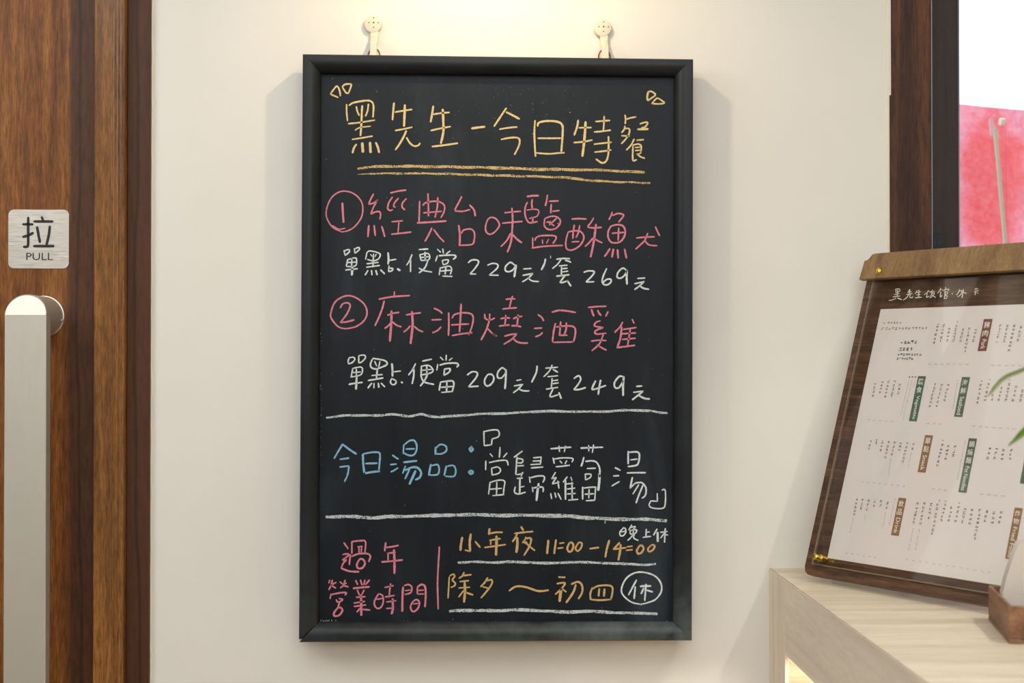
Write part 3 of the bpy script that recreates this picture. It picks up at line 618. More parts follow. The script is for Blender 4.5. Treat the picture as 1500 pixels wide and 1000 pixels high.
RL = [('yellow double underline', C_yel2, [(4.0, "524.6 246.8 560 243.6 626 243.8 720 245.5 789 247.8 876 249 943.6 252.6"), (3.1, "542 254.2 591 253.9 643 254.3 730 257 789 258.5 827 260 876 265 952 268"), (1.2, "524 255.3 542 254.4")]),
      ('white dividing line under the dishes', C_white2, [(3.4, "478 612 496 609.2 522 608 548 608.5 574 606.8 600 609.2 619 606.3 626 608.9 647 610.3 678 608 713 605.8 755 604.6 789 602.3 824 602.3 876 602.8 911 601 945 601 963 603.3 977 605")]),
      ('thick white dividing line under the soup', C_white2, [(5.0, "478 757 505 756.2 548 758 574 756.2 626 755.3 678 753.6 730 754.5 772 754.5 824 755.3 859 758 893 759.7 945 760.5 976 762.3"), (1.6, "886.5 762.3 886.3 766")]),
      ('white line under the opening times', C_white2, [(3.6, "671.5 823.6 695 822.8 730 823.5 755 822.4 789 824.5 841 823.3 893 824.5 937 826.8 960 826")]),
      ('white line along the bottom', C_white2, [(4.4, "658.5 894.8 695 893.6 720 894.3 755 893.1 798 894.3 824 896 867 895.2 911 897.3 962 898.6")])]
for lab, m_, ls in RL:
    bm = NB()
    for wd, t in ls: strokes(bm, 'w%g %s' % (wd, t), 0, 0, 1, putB, wd, .22, .35 if wd > 2 else 0)
    fin('chalk_line', bm, m_, board, label=lab)
# chalk crumbs and dust along the rails
bm = NB()
def crumb(x, y, r, put=putB):
    k = random.randint(4, 6); a0 = random.uniform(0, 6)
    vs = [bm.verts.new(put(x + r * math.cos(a0 + 6.283 * i / k) * random.uniform(.6, 1), y + r * math.sin(a0 + 6.283 * i / k) * random.uniform(.6, 1))) for i in range(k)]
    c = sum((v.co for v in vs), Vector()) / k; t = bm.verts.new(c + Vector((0, -.0004, 0)))
    for i in range(k): bm.faces.new((vs[i], vs[(i + 1) % k], t))
for i in range(46): crumb(468.4 + random.uniform(0, 3) + (600 - 0) * 0, 480 + abs(random.gauss(0, 1)) * 110, random.uniform(.25, .6))
for i in range(26): crumb(466.5 + random.uniform(2, 20), 909.5 - random.uniform(0, 2), random.uniform(.3, .75))
for i in range(30): crumb(random.uniform(480, 980), 910 - random.uniform(0, 2.2), random.uniform(.2, .5))
for x, y, r in ((492, 908.4, .9), (835, 164.5, .9), (795, 150.5, .5), (487, 115, .8), (478, 233, .6), (552, 134, .7), (664, 907, .7), (780, 196, .7), (593, 740, .6), (698, 645.6, .6)): crumb(x, y, r)
for i in range(110): crumb(random.gauss(790, 70), random.uniform(122, 205), random.uniform(.15, .42))
for i in range(90): crumb(random.uniform(480, 980), random.uniform(125, 900), random.uniform(.18, .42))
tag(fin('chalk_dust', bm, C_white, board), kind='stuff')
bm = NB(); crumb(467.9 + .2, 558.6, 1.3); fin('chalk_crumb', bm, C_ora, board, label='tiny orange chalk crumb on the left edge')
bm = NB()
for x, y in ((468, 563.5), (468.6, 566), (467.6, 569.5), (467.2, 572.5)): crumb(x, y, 1.7)
fin('chalk_crumb', bm, mat('green_chalk', (130, 178, 150), .9), board, label='tiny green chalk crumb on the left edge')

# ------------------------------------------------------------------ hooks
def make_hook(px, py, lab, bx):
    c = onY(px, py, -.008); s = 2.14 / FPX
    h = empty('wall_hook', (c.x, 0, c.z), lab, 'hook')
    bm = NB(); lathe(bm, (c.x, 0, c.z), (0, -1, 0), [(.0142, 0), (.0142, .0055), (.0138, .0072), (.0128, .0082), (.0125, .0083), (.0008, .0088)], 48)
    fin('disc', bm, M_white_pl, h, True)
    bm = NB()
    for dx, dz, r in ((0, 0, .0014), (.0074, 0, .00095), (-.0074, 0, .00095), (0, .0074, .00095), (0, -.0074, .00095)):
        lathe(bm, (c.x + .0012 + dx, -.0082, c.z + .002 + dz), (0, -1, 0), [(r, 0), (r, .0009)], 14)
    fin('screw_hole', bm, M_hole, h)
    bm = NB(); zb = out[0].z + .001
    pts = []
    # tapered strap from the disc out to the board's top edge
    rows = [(c.z - .006, .0068, -.002, -.0075), (c.z - .020, .0060, -.002, -.0078), (c.z - .027, .0054, -.008, -.0145), (c.z - .033, .0054, -.0165, -.026), (zb + .0075, .0056, -.0175, -.0275), (zb + .0002, .0058, -.0175, -.0275)]
    vs = []
    for z, hw, y0, y1 in rows:
        vs.append([bm.verts.new((c.x + .0022 + sx * hw, y, z)) for sx, y in ((-1, y0), (-1, y1 + .001), (-.8, y1), (.8, y1), (1, y1 + .001), (1, y0))])
    for i in range(len(vs) - 1):
        for k in range(6): bm.faces.new((vs[i][k], vs[i][(k + 1) % 6], vs[i + 1][(k + 1) % 6], vs[i + 1][k]))
    bm.faces.new(vs[0]); bm.faces.new(vs[-1])
    fin('strap', bm, M_white_pl, h, True)
    # wire ring screwed to the board's back edge, the strap's hook passes through it
    bm = NB(); cx = onY(px + 2.0, 80, -.02).x; cz = onY(px, 83 if bx < 700 else 84.5, -.02).z
    tube(bm, [(cx + .0090 * math.cos(a), -.0225 - .001 * math.cos(2 * a), cz + .0120 * math.sin(a)) for a in [2 * math.pi * i / 28 for i in range(28)]], .0013, 8, True)
    fin('hanging_ring', bm, M_nickel, board, True, label='small brass hanging ring at the top edge')
make_hook(546.2, 35.0, 'round white plastic adhesive hook above the left half of the chalkboard', 546)
make_hook(883.0, 41.0, 'round white plastic adhesive hook above the right half of the chalkboard', 883)

# ------------------------------------------------------------------ window on the right
xw1 = onY(1365, 300, -.004).x; xw2 = onY(1405, 300, .03).x
bm = NB(); box(bm, XR, xw1, -.004, .12, 0, 2.6, .001); tag(fin('trim_6', bm, M_frameR), kind='structure')
bm = NB(); box(bm, XR - .0003, XR + .0012, -.0052, -.002, onY(1303, 140).z, 2.6); tag(fin('gap_light_sliver', bm, M_paper), kind='structure')  # white sliver standing in for light that shows through the gap
win = empty('window_1', (xw2 + .6, .04, 0), None, None); tag(win, kind='structure')
bm = NB(); box(bm, xw1, xw2, .03, .11, 0, 2.6, .001); fin('post', bm, M_frameR2, win)
bm = NB(); box(bm, xw1 - .0004, xw1 + .0007, -.0052, .03, 0, 2.6); box(bm, xw2 - .0014, xw2 + .0004, .027, .031, 0, 2.6); fin('edge_strip', bm, M_alu, win)
bm = NB(); box(bm, xw2, 2.3, .060, .066, .06, 2.5); fin('pane', bm, M_glass, win)
bm = NB(); box(bm, xw2, 2.3, .03, .11, 0, .06); box(bm, xw2, 2.3, .03, .11, 2.5, 2.6); box(bm, 2.25, 2.3, .03, .11, .06, 2.5); fin('window_frame', bm, M_frameR2, win)
bm = NB(); a = onY(1365.5, 377, .022); b = onY(1384.5, 342, .022); box(bm, a.x, b.x, .018, .032, a.z, b.z, .001)
latch = fin('window_latch', bm, M_black); tag(latch, 'small black latch plate low on the dark window post', 'latch')
bm = NB()
for x0, y0, x1, y1 in ((1368, 356, 1371, 354), (1369.5, 352, 1369.5, 359), (1374, 353.5, 1379, 352.5), (1376.5, 353, 1374.5, 359), (1376.5, 353, 1379, 358)):
    stroke(bm, [(x0, y0), (x1, y1)], .8, lambda x, y: onY(x, y, .0176), 0)
fin('embossed_mark', bm, mat('latch_mark', (58, 60, 68), .5), latch)
# outside: pavement, red plastic sheet, bamboo cane
bm = NB(); box(bm, -3, 7, .12, 9, -.12, -.02); tag(fin('ground_outside', bm, mat('pavement', (168, 166, 162), .8)), kind='structure')
M_red = mat('red_tarpaulin', (222, 92, 104), .42); g = G(M_red)
geo = g.n('ShaderNodeNewGeometry'); sx = g.n('ShaderNodeSeparateXYZ'); g.l(geo.outputs['Position'], sx.inputs[0])
A = g.noise(g.coord(), 5.5, 5, .6, .3); B = g.noise(g.coord(), 55, 4, .7)
pink = g.ramp(B, [(.3, lin((240, 160, 178))), (.7, lin((246, 200, 216)))])
redc = g.ramp(B, [(.3, lin((238, 116, 124))), (.7, lin((246, 160, 168)))])
cxp = onY(1449, 300, .9).x; czp = onY(1455, 265, .9).z
dx = g.math('MULTIPLY', g.math('SUBTRACT', sx.outputs[0], cxp), 8.5); dz = g.math('MULTIPLY', g.math('SUBTRACT', sx.outputs[2], czp), 4.2)
rr = g.math('SQRT', g.math('ADD', g.math('MULTIPLY', dx, dx), g.math('MULTIPLY', dz, dz)))
rr = g.math('ADD', rr, g.math('MULTIPLY', g.math('SUBTRACT', A, .5), 1.3))
g.base(g.mix(g.ramp(rr, [(.55, (1, 1, 1)), (.85, (0, 0, 0))]), pink, redc)); g.bump(B, .3, .004)
YR = .90
sa, sb = onY(1392, 151, YR), onY(1500, 160.5, YR)
slope = (sb.z - sa.z) / (sb.x - sa.x)
bm = NB(); NX, NZ = 60, 40; x0, x1 = sa.x - .05, sa.x + 1.1; grid = []
for i in range(NX + 1):
    x = x0 + (x1 - x0) * i / NX; zt = sa.z + slope * (x - sa.x); col = []
    for j in range(NZ + 1):
        z = .1 + (zt - .1) * j / NZ
        col.append(bm.verts.new((x, YR + .010 * math.sin(x * 19 + z * 2) * (1 - .6 * j / NZ) + .004 * math.sin(z * 17 + x * 7), z)))
    grid.append(col)
for i in range(NX):
    for j in range(NZ): bm.faces.new((grid[i][j], grid[i + 1][j], grid[i + 1][j + 1], grid[i][j + 1]))
r = bmesh.ops.solidify(bm, geom=bm.faces[:], thickness=.002)
banner = empty('red_sheet', (sa.x + .5, YR, -.02), 'translucent red and pink plastic sheet hanging outside the window', 'sheet')
fin('sheet', bm, M_red, banner, True)
for xx in (x0 + .012, x1 - .012):
    bm = NB(); box(bm, xx - .012, xx + .012, YR + .012, YR + .036, -.02, sa.z - .06, .002); fin('stake', bm, M_frameR, banner)
cane = empty('bamboo_cane', (onY(1474, 365, .70).x, .70, -.02), 'thin pale bamboo cane leaning in front of the red sheet outside', 'cane')
p1, p2 = onY(1457.5, 190, .78), onY(1474.2, 372, .70); dirn = (p2 - p1).normalized(); pend = p1 + dirn * ((p1.z + .02) / -dirn.z)
M_cane = mat('cane', (176, 170, 146), .6)
bm = NB(); N = 26; pp = [p1.lerp(pend, i / N) for i in range(N + 1)]; tube(bm, pp, [.0042 + .0006 * (i % 4 == 0) for i in range(N + 1)], 10); fin('stem', bm, M_cane, cane, True)
M_film = glassy('clear_film', (252, 236, 240), .12, 1.4)
bag = empty('plastic_tube', (onY(1470, 300, .86).x, .86, -.02), 'clear plastic tube with a white top standing against the red sheet', 'tube')
bm = NB(); a, b = onY(1470, 176, .80), onY(1473, 372, .80); b2 = a + (b - a).normalized() * ((a.z + .02) / -(b - a).normalized().z)
tube(bm, [a.lerp(b2, i / 8) for i in range(9)], .0085, 16); fin('sleeve', bm, M_film, bag, True)
bm = NB(); lathe(bm, a + Vector((-.003, 0, 0)), (.1, 0, 1), [(.0065, -.012), (.0075, 0), (.005, .004)], 16); fin('cap', bm, M_white_pl, bag, True)
bm = NB(); q = [onY(1449, 175, .79), onY(1453, 171.5, .79), onY(1460, 188, .79), onY(1464, 200, .79), onY(1452, 199, .79)]
prism(bm, q, Vector((0, .004, 0))); fin('end_cap', bm, mat('clear_cap', (232, 180, 188), .2), cane)
# one pointed plant tip outside, just above the menu bar
tipp = onY(1443, 357, .60)
pl = empty('outdoor_plant', (tipp.x, .60, -.02), 'slender dark green leaf spike standing outside the window behind the menu board', 'plant')
M_dgreen = mat('dark_leaf', (72, 92, 62), .5)
for i, (dx, dh) in enumerate(((0, 0), (.03, -.10), (-.035, -.14))):
    bm = NB(); n_ = 14; vs = []
    for k in range(n_ + 1):
        t = k / n_; z = -.02 + (tipp.z + dh + .02) * t; wdt = .0090 * min(1, (1 - t) * 9 + .02)
        x = tipp.x + dx * math.sin(t * 1.57) + .0
        vs.append([bm.verts.new((x - wdt, .60 + .02 * i, z)), bm.verts.new((x, .596 + .02 * i, z)), bm.verts.new((x + wdt, .60 + .02 * i, z))])
    for k in range(n_):
        for c in (0, 1): bm.faces.new((vs[k][c], vs[k][c + 1], vs[k + 1][c + 1], vs[k + 1][c]))
    fin('leaf', bm, M_dgreen, pl)

# ------------------------------------------------------------------ counter
kc = onY(1127, 832); ZT = kc.z; XC = kc.x
cnt = empty('counter', (XC + .6, -.65, 0), 'pale oak counter built against the cream wall below the menu board', 'counter')
YE = -1.30; XE = 1.75
bm = NB(); box(bm, XC + .0020, XE, YE, -.0005, ZT - .024, ZT, .0006, 1); fin('countertop', bm, M_counter, cnt)
bm = NB(); box(bm, XC + .0010, XC + .0021, YE, -.0005, ZT - .02, ZT - .0003); fin('edge_joint', bm, M_joint, cnt)
ray1150 = ray(1150, 958); tt = (XC - CAM.x) / ray1150.x; RY = CAM.y + ray1150.y * tt - .0004; zn2 = CAM.z + ray1150.z * tt
zn = onY(1150, 958).z; wst = onY(1150, 958).x - XC
bm = NB()
# side panel: top rail, back stile, front stile, all 20 mm thick
box(bm, XC, XC + .020, YE, RY, zn2, ZT - .0243); box(bm, XC, XC + .0012, YE, RY, ZT - .0243, ZT - .0004); fin('side_rail', bm, M_counterS, cnt)
bm = NB(); yst = onY(1150, 958); 
D_ = 2.14
ys = -(D_ - (XC - CAM.x) * 0 - 0) * 0
# the stile's front edge is where its left face would read 1150 px: X = XC seen at x = 1150
ray1150 = ray(1150, 958); tt = (XC - CAM.x) / ray1150.x; yfront = CAM.y + ray1150.y * tt
zn2 = CAM.z + ray1150.z * tt
box(bm, XC, XC + .006, yfront, -.0005, 0, ZT - .0243); box(bm, XC, XC + .0012, yfront, -.0005, ZT - .0243, ZT - .0004); fin('back_stile', bm, M_stile, cnt)
bm = NB(); box(bm, XC, XC + .020, YE, YE + .06, 0, zn2); fin('front_stile', bm, M_counterS, cnt)
for c_o in list(cnt.children):
    if False:
        for v in c_o.data.vertices:
            if v.co.z + wloc(cnt).z < zn + .01: v.co.z = zn2
bm = NB(); box(bm, XC + .28, XC + .30, YE, -.0005, 0, ZT - .024); fin('niche_back', bm, M_counter, cnt)
bm = NB(); box(bm, XC + .02, XC + .28, -.02, -.0005, 0, ZT - .024); fin('niche_side', bm, M_counter, cnt)
bm = NB(); box(bm, XC + .02, XC + .28, YE, YE + .02, 0, ZT - .024); fin('niche_side', bm, M_counter, cnt)
bm = NB(); box(bm, XC + .0, XC + .28, YE + .06, yfront, 0, .10); box(bm, XC + .02, XC + .28, YE + .02, -.02, .42, .44); fin('shelf', bm, M_counter, cnt)
bm = NB(); box(bm, XC + .30, XE, YE, YE + .02, 0, ZT - .024); box(bm, XE - .02, XE, YE + .02, -.0005, 0, ZT - .024); fin('front_panel', bm, M_counterS, cnt)

# ------------------------------------------------------------------ menu board on the counter
LIFT = .0095
u = Vector((.5506, -.8348, 0)).normalized()
v = Vector((.2568, .1694, .9515)); v = (v - u * v.dot(u)).normalized()
nrm = u.cross(v).normalized()
if nrm.y > 0: nrm = -nrm
P0 = onZ(1190, 843, ZT + LIFT)
def MP(x, y, off=0):
    d = ray(x, y); q = P0 + nrm * off
    return CAM + d * ((q - CAM).dot(nrm) / d.dot(nrm))
def UV(x, y, off=0):
    p = MP(x, y, off) - P0 - nrm * off; return p.dot(u), p.dot(v)
def W(a, b, off=0): return P0 + u * a + v * b + nrm * off
menu = empty('menu_clipboard', P0, 'walnut clipboard under clear acrylic holding the printed white food menu, leaning on the counter', 'menu board')
def slab(name, pts, o0, o1, m_, bev=0, label=None, parent=None):
    bm = NB(); prism(bm, [W(a, b, o0) for a, b in pts], nrm * (o1 - o0), bev); return fin(name, bm, m_, parent or menu, label=label)
TH = .012
uL = (UV(1272, 412)[0] + UV(1177, 826)[0]) / 2; vB = .0005
vBar0 = UV(1262, 411, .010)[1]; vBar1 = UV(1285, 373, .010)[1]; uBar = UV(1262, 411, .010)[0]
UR = .520
def rc(x0, x1, y0, y1, r, n=8):
    o = []
    for cx, cz, a0 in ((x1 - r, y1 - r, 0), (x0 + r, y1 - r, 90), (x0 + r, y0 + r, 180), (x1 - r, y0 + r, 270)):
        for i in range(n + 1):
            a = math.radians(a0 + 90 * i / n); o.append((cx + r * math.cos(a), cz + r * math.sin(a)))
    return o
slab('backing_board', rc(uL, UR, vB, vBar1 - .004, .011), -TH, 0, M_menuwood, .0012)
# hanging bar across the top with stepped corners
bt = vBar1 - vBar0
bar = [(uBar, vBar0), (uBar + .003, vBar0 + bt * .74), (uBar + .0110, vBar0 + bt * .745), (uBar + .0125, vBar0 + bt * .86), (uBar + .0155, vBar0 + bt * .96), (uBar + .0205, vBar0 + bt)]
UM = (UR + uL) / 2; bar += [(2 * UM - a, b) for a, b in bar[::-1]]
slab('top_bar', bar[::-1], .0075, .0165, M_barwood, .001, label='lighter brown wooden bar across the top')
ua, va = UV(1281, 412, .0065); ub, vb_ = UV(1186.5, 826, .0065); uA = (ua + ub) / 2; vA = vb_ + .001
ar = rc(uA, UR - .012, vA, vBar1 - .006, .003, 3)
slab('acrylic_cover', ar, .0042, .0068, M_acry)
slab('cover_edge', [(uA - .0006, vA), (uA + .0012, vA), (uA + .0012, vBar1 - .006), (uA - .0006, vBar1 - .006)], .0041, .0069, M_acryE)
slab('cover_edge', [(uA - .0006, vA - .0006), (UR - .012, vA - .0006), (UR - .012, vA + .001), (uA - .0006, vA + .001)], .0041, .0069, M_acryE)
pu0 = (UV(1291, 453)[0] + UV(1212, 817)[0]) / 2; pv1 = UV(1291, 453)[1]; pv0 = UV(1212, 817)[1]
slab('menu_paper', [(pu0, pv0), (UR - .022, pv0), (UR - .022, pv1), (pu0 + (UV(1291, 453)[0] - pu0) * .5, pv1)], .0004, .0009, M_paper)
slab('backing_foot', [(uL + .05, -.0058 / v.z), (UR - .02, -.0058 / v.z), (UR - .02, .001), (uL + .05, .001)], -.0115, -.0085, M_acry, label='narrow clear acrylic foot under the board')
# strut behind, to the counter
bm = NB(); pa = W(.36, .30, -TH); pb_ = pa + Vector((.09, .05, 0)); pb_.z = ZT + .0062
tube(bm, [pa, pb_], .005, 10); fin('back_strut', bm, M_menuwood, menu)
# brass fittings
def screw(px, py, off, dome):
    c = MP(px, py, off); bm = NB()
    if dome: lathe(bm, c, nrm, [(.0056, -.001), (.0056, .001), (.0048, .0028), (.0028, .0040), (.0006, .0044)], 24)
    else:
        lathe(bm, c, nrm, [(.0052, -off), (.0052, .0045), (.0060, .0046), (.0060, .0085), (.0052, .0090)], 6)
        lathe(bm, c, nrm, [(.0034, .0088), (.0034, .0140), (.0044, .0145), (.0044, .0185), (.0030, .0200), (.0006, .0205)], 20)
    fin('brass_screw', bm, M_brass, menu, True)
screw(1288.2, 397, .0165, True)
screw(1206, 819, .0068, False)
bm = NB(); lathe(bm, W(UR - .020, vB + .020, .0068), nrm, [(.0052, 0), (.0052, .0045), (.006, .0046), (.006, .0085), (.0052, .009)], 6); fin('brass_screw', bm, M_brass, menu, True)
bm = NB(); lathe(bm, W(UR - .012, (vBar0 + vBar1) / 2, .0165), nrm, [(.0056, -.001), (.0056, .001), (.0048, .0028), (.0028, .0040), (.0006, .0044)], 24); fin('brass_screw', bm, M_brass, menu, True)

# print on the menu
M_w = mat('white_print', (255, 255, 252), .5); M_pt = mat('grey_brown_print', (138, 118, 114), .6); M_pd = mat('dark_print', (60, 50, 50), .6)
TG = {'red': mat('tag_maroon', (128, 78, 72), .6), 'green': mat('tag_green', (84, 112, 98), .6), 'brown': mat('tag_brown', (152, 112, 76), .6)}
TAGS = [('red', '豬肉', 'Pork', (1442, 467.5), (1454.7, 467.2), (1445.3, 514.5), (1432.5, 514.2)),
        ('green', '蔬食', 'Vegetable', (1345.4, 551), (1357.4, 551), (1343.1, 617), (1332, 617)),
        ('green', '海鮮', 'Seafood', (1409.7, 552.4), (1421.8, 552.4), (1410.1, 610.8), (1398.3, 610.6)),
        ('brown', '單點', 'Snack', (1355.6, 637.4), (1367.4, 637.6), (1356.6, 692.2), (1344.8, 691.8)),
        ('green', '鍋燒麵', 'Pot Noodles', (1420.2, 642), (1432.2, 642.4), (1416, 722), (1404, 720.8)),
        ('brown', '飲品', 'Drink', (1316.8, 729.2), (1328, 729.5), (1317.5, 785), (1305.8, 783.8)),
        ('brown', '炸物', 'Fried Food', (1487, 743.8), (1499, 744), (1485, 819.5), (1473, 818.3)),
        ('green', '', '', (1506, 650), (1518, 650), (1506, 709), (1494, 708))]
PO = .0009
for col, zh, en, tl, tr, br, bl in TAGS:
    q = [UV(*p) for p in (tl, tr, br, bl)]
    a0 = (q[0][0] + q[3][0]) / 2; a1 = (q[1][0] + q[2][0]) / 2; b1 = (q[0][1] + q[1][1]) / 2; b0 = (q[2][1] + q[3][1]) / 2
    tg = slab('section_tag', [(a0, b0), (a1, b0), (a1, b1), (a0, b1)], PO, PO + .0002, TG[col], label={'red': 'maroon section tag', 'green': 'green section tag', 'brown': 'brown section tag'}[col])
    if not zh: continue
    bm = NB(); wd = a1 - a0; gs = wd * .66; pos = b1 - wd * .28
    for ch in zh:
        textfit(bm, ch, W(a0 + (wd - gs) / 2, pos - gs, PO + .0004), u, v, gs, gs, .006); pos -= gs * 1.32
    pos -= gs * .15
    ln = pos - b0 - wd * .22; hh = wd * .50
    textfit(bm, en, W(a0 + wd * .27, pos, PO + .0004), -v, u, ln, hh, .004)
    fin('tag_lettering', bm, M_w, tg)
bt_ = NB(); bd = NB(); bo = NB()
def glyph(bm, a, b, s, k=None):
    """an unreadably small printed character: a few short strokes in its square"""
    put = lambda x, y: W(x, y, PO + .0002)
    for i in range(k or random.randint(3, 4)):
        if random.random() < .55:
            y = b + random.uniform(-.45, .45) * s; stroke(bm, [(a - s * random.uniform(.3, .5), y), (a + s * random.uniform(.3, .5), y + s * .04)], s * .18, put, 0)
        else:
            x = a + random.uniform(-.35, .35) * s; stroke(bm, [(x, b - s * random.uniform(.2, .5)), (x + random.uniform(-.1, .1) * s, b + s * random.uniform(.2, .5))], s * .18, put, 0)
COLS = "1374.5 475 1368 505;1383 475 1378 502;1392 478 1387.5 502;1402 475 1397 502;1412 480 1407 502;1421 479 1413.5 517;1431 479 1426 502;1466.5 475 1460.5 502;1477 475 1471 502;1487 475 1478 516;1497 476 1491 502;1508 476 1502 502"
def crop(x0, y0, k, t):
    r = []
    for s in t.split(';'):
        a = [float(q) for q in s.split()]; r.append((x0 + a[0] * k, y0 + a[1] * k, x0 + a[2] * k, y0 + a[3] * k))
    return r
cols = crop(0, 0, 1, COLS)
cols += crop(1230, 530, .18, "295 165 272 290;355 150 328 262;405 150 372 295;452 152 422 295;495 175 478 270;785 170 735 375;838 175 790 375;890 175 850 330;1155 175 1120 350;1220 165 1182 325;1262 190 1240 325;1325 195 1295 325;1385 170 1352 330;1445 180 1410 330;1495 220 1470 335;260 630 235 725;305 630 298 675;355 635 335 735;405 640 372 790;455 640 425 770;505 645 482 740;555 650 515 830;608 650 590 725;842 665 795 855;890 670 862 800;945 675 922 780;1230 690 1205 800;1285 690 1262 800;1340 700 1322 805;1405 700 1385 810")
cols += crop(1170, 690, .22, "392 175 370 300;432 175 415 260;472 180 455 270;512 185 500 245;553 190 545 240;598 195 585 260;798 205 765 355;842 205 810 360;888 210 865 325;930 210 890 430;980 215 950 340;1022 230 998 345;1070 225 1045 350;1115 235 1090 350;1160 245 1138 365;1212 250 1172 465;1258 255 1240 345;1305 262 1290 355;1355 262 1335 355")
for x0, y0, x1, y1 in cols:
    a0, b0 = UV(x0, y0); a1, b1 = UV(x1, y1); L = math.hypot(a1 - a0, b1 - b0); s = .0043; nn = max(2, int(L / (s * 1.22)))
    for i in range(nn):
        t = (i + .5) / nn; glyph(bt_, a0 + (a1 - a0) * t, b0 + (b1 - b0) * t, s)
thin = crop(1230, 530, .18, "568 145 500 440;592 145 520 470;618 145 600 210;965 140 925 385;1025 640 960 960;420 780 400 920;585 735 562 860")
thin += crop(1170, 690, .22, "645 180 605 360;368 305 345 410;582 270 560 385;445 285 445 330;765 380 735 525;808 380 780 530")
for x0, y0, x1, y1 in thin:
    a0, b0 = UV(x0, y0); a1, b1 = UV(x1, y1); L = math.hypot(a1 - a0, b1 - b0); s = .0021; nn = max(2, int(L / (s * 1.4)))
    for i in range(nn):
        t = (i + .5) / nn; glyph(bt_, a0 + (a1 - a0) * t, b0 + (b1 - b0) * t, s, 2)
rows = [(1358, 533.6, 1422, 533.8, 7, 3), (1450, 535, 1500, 536, 5, 3), (1269.5, 614.7, 1311, 617.5, 5, 3), (1356, 620, 1382, 621, 3, 3), (1422, 624, 1491, 628.5, 7, 3),
        (1260, 705.2, 1329, 712.2, 8, 2), (1363, 715.8, 1390, 718.4, 3, 3), (1434, 723.3, 1475, 727, 4, 3), (1237, 809.5, 1287, 817, 6, 2), (1325, 818.7, 1455, 839, 13, 2)]
for x0, y0, x1, y1, nn, kk in rows:
    a0, b0 = UV(x0, y0); a1, b1 = UV(x1, y1)
    for i in range(nn):
        t = (i + .5) / nn; a = a0 + (a1 - a0) * t; b = b0 + (b1 - b0) * t; sp_ = (a1 - a0) / nn
        for k in range(kk): glyph(bt_, a + (k - (kk - 1) / 2) * sp_ * .19, b, .0019, 2)
for x0, y0, x1, y1, nn, s, tgt in ((1300, 473.2, 1322, 472.6, 5, .0042, bt_), (1297, 481.7, 1360, 480.8, 13, .0042, bt_), (1325, 501.6, 1344, 501.2, 4, .0052, bd), (1317, 511.6, 1338, 511.4, 4, .0054, bd), (1315, 519.3, 1351, 519.3, 9, .0038, bd), (1313.5, 525.2, 1339, 525.2, 7, .0038, bd)):
    a0, b0 = UV(x0, y0); a1, b1 = UV(x1, y1)
    for i in range(nn): t = (i + .5) / nn; glyph(tgt, a0 + (a1 - a0) * t, b0 + (b1 - b0) * t, s)
putM = lambda x, y: MP(x, y, PO + .0002)
for x, y in ((1320.8, 501.8), (1332.3, 552), (1336.5, 552), (1341, 552)): stroke(bd, [(x - .5, y), (x + .5, y)], 2.2, putM, 0)
for x, y in ((1295, 473.2), (1374.5, 475), (1383.5, 475), (1402.5, 471), (1438, 558), (1450, 556), (1479, 556), (1381, 645), (1376, 733), (1385.5, 734), (1405, 736.5)):
    stroke(bo, [(x - 1, y), (x + .8, y - .2)], 2.0, putM, .3)
stroke(bo, [(1290.5, 483.5), (1292.5, 481), (1294.5, 479)], 1.3, putM, .2)
tag(fin('small_print', bt_, M_pt, menu), kind='stuff'); tag(fin('bold_print', bd, M_pd, menu), kind='stuff')
tag(fin('icon_print', bo, mat('orange_print', (220, 172, 104), .6), menu), kind='stuff')
# brush-lettered title, white on the board above the paper
bm = NB(); putT = lambda x, y: MP(x, y, .0004)
strokes(bm, "w8 510 615 540 606 567 612 562 640 515 652;w9 522 618 520 655;w10 542 612 540 660 532 702;w8 500 678 560 666;w10 483 706 570 695;w9 435 748 470 744 522 722;w13 540 720 562 728 588 738;w9 690 612 665 652;w8 660 650 710 642;w11 692 618 682 668;w9 650 678 722 664;w9 680 672 650 715 608 746;w10 698 672 690 710 718 714 722 700;w9 778 630 755 668;w8 765 652 822 640;w12 800 620 797 708;w8 770 682 815 674;w10 755 716 832 710", 1250, 350, .12, putT, 9)
strokes(bm, "w8 695 190 675 220 645 242;w7 690 203 722 212;w9 680 225 672 272 700 258;w8 742 190 715 218;w7 715 218 765 205;w8 735 212 712 275;w7 725 232 762 224 735 262 708 278;w10 728 242 772 272;w8 832 168 815 200 795 225;w7 825 185 858 188;w10 832 212 825 266 848 250;w9 885 160 888 182;w8 865 200 872 188 922 180 915 200;w10 882 200 872 290;w7 875 215 905 210 902 236 877 240;w7 876 258 902 252 897 282 874 284", 1270, 400, .13, putT, 9)
strokes(bm, "w13 190 74 194 80;w9 275 30 262 60 240 92;w8 265 52 302 44 285 88 252 112;w11 318 28 310 70 302 122;w9 315 62 335 66 352 76;w7 458 12 455 35;w7 442 25 482 20;w7 436 52 492 40;w8 462 45 448 92;w7 475 60 480 76;w6 448 62 440 78", 1370, 420, .13, putT, 9)
fin('brush_title', bm, M_w, menu, label='white brush lettering above the paper')

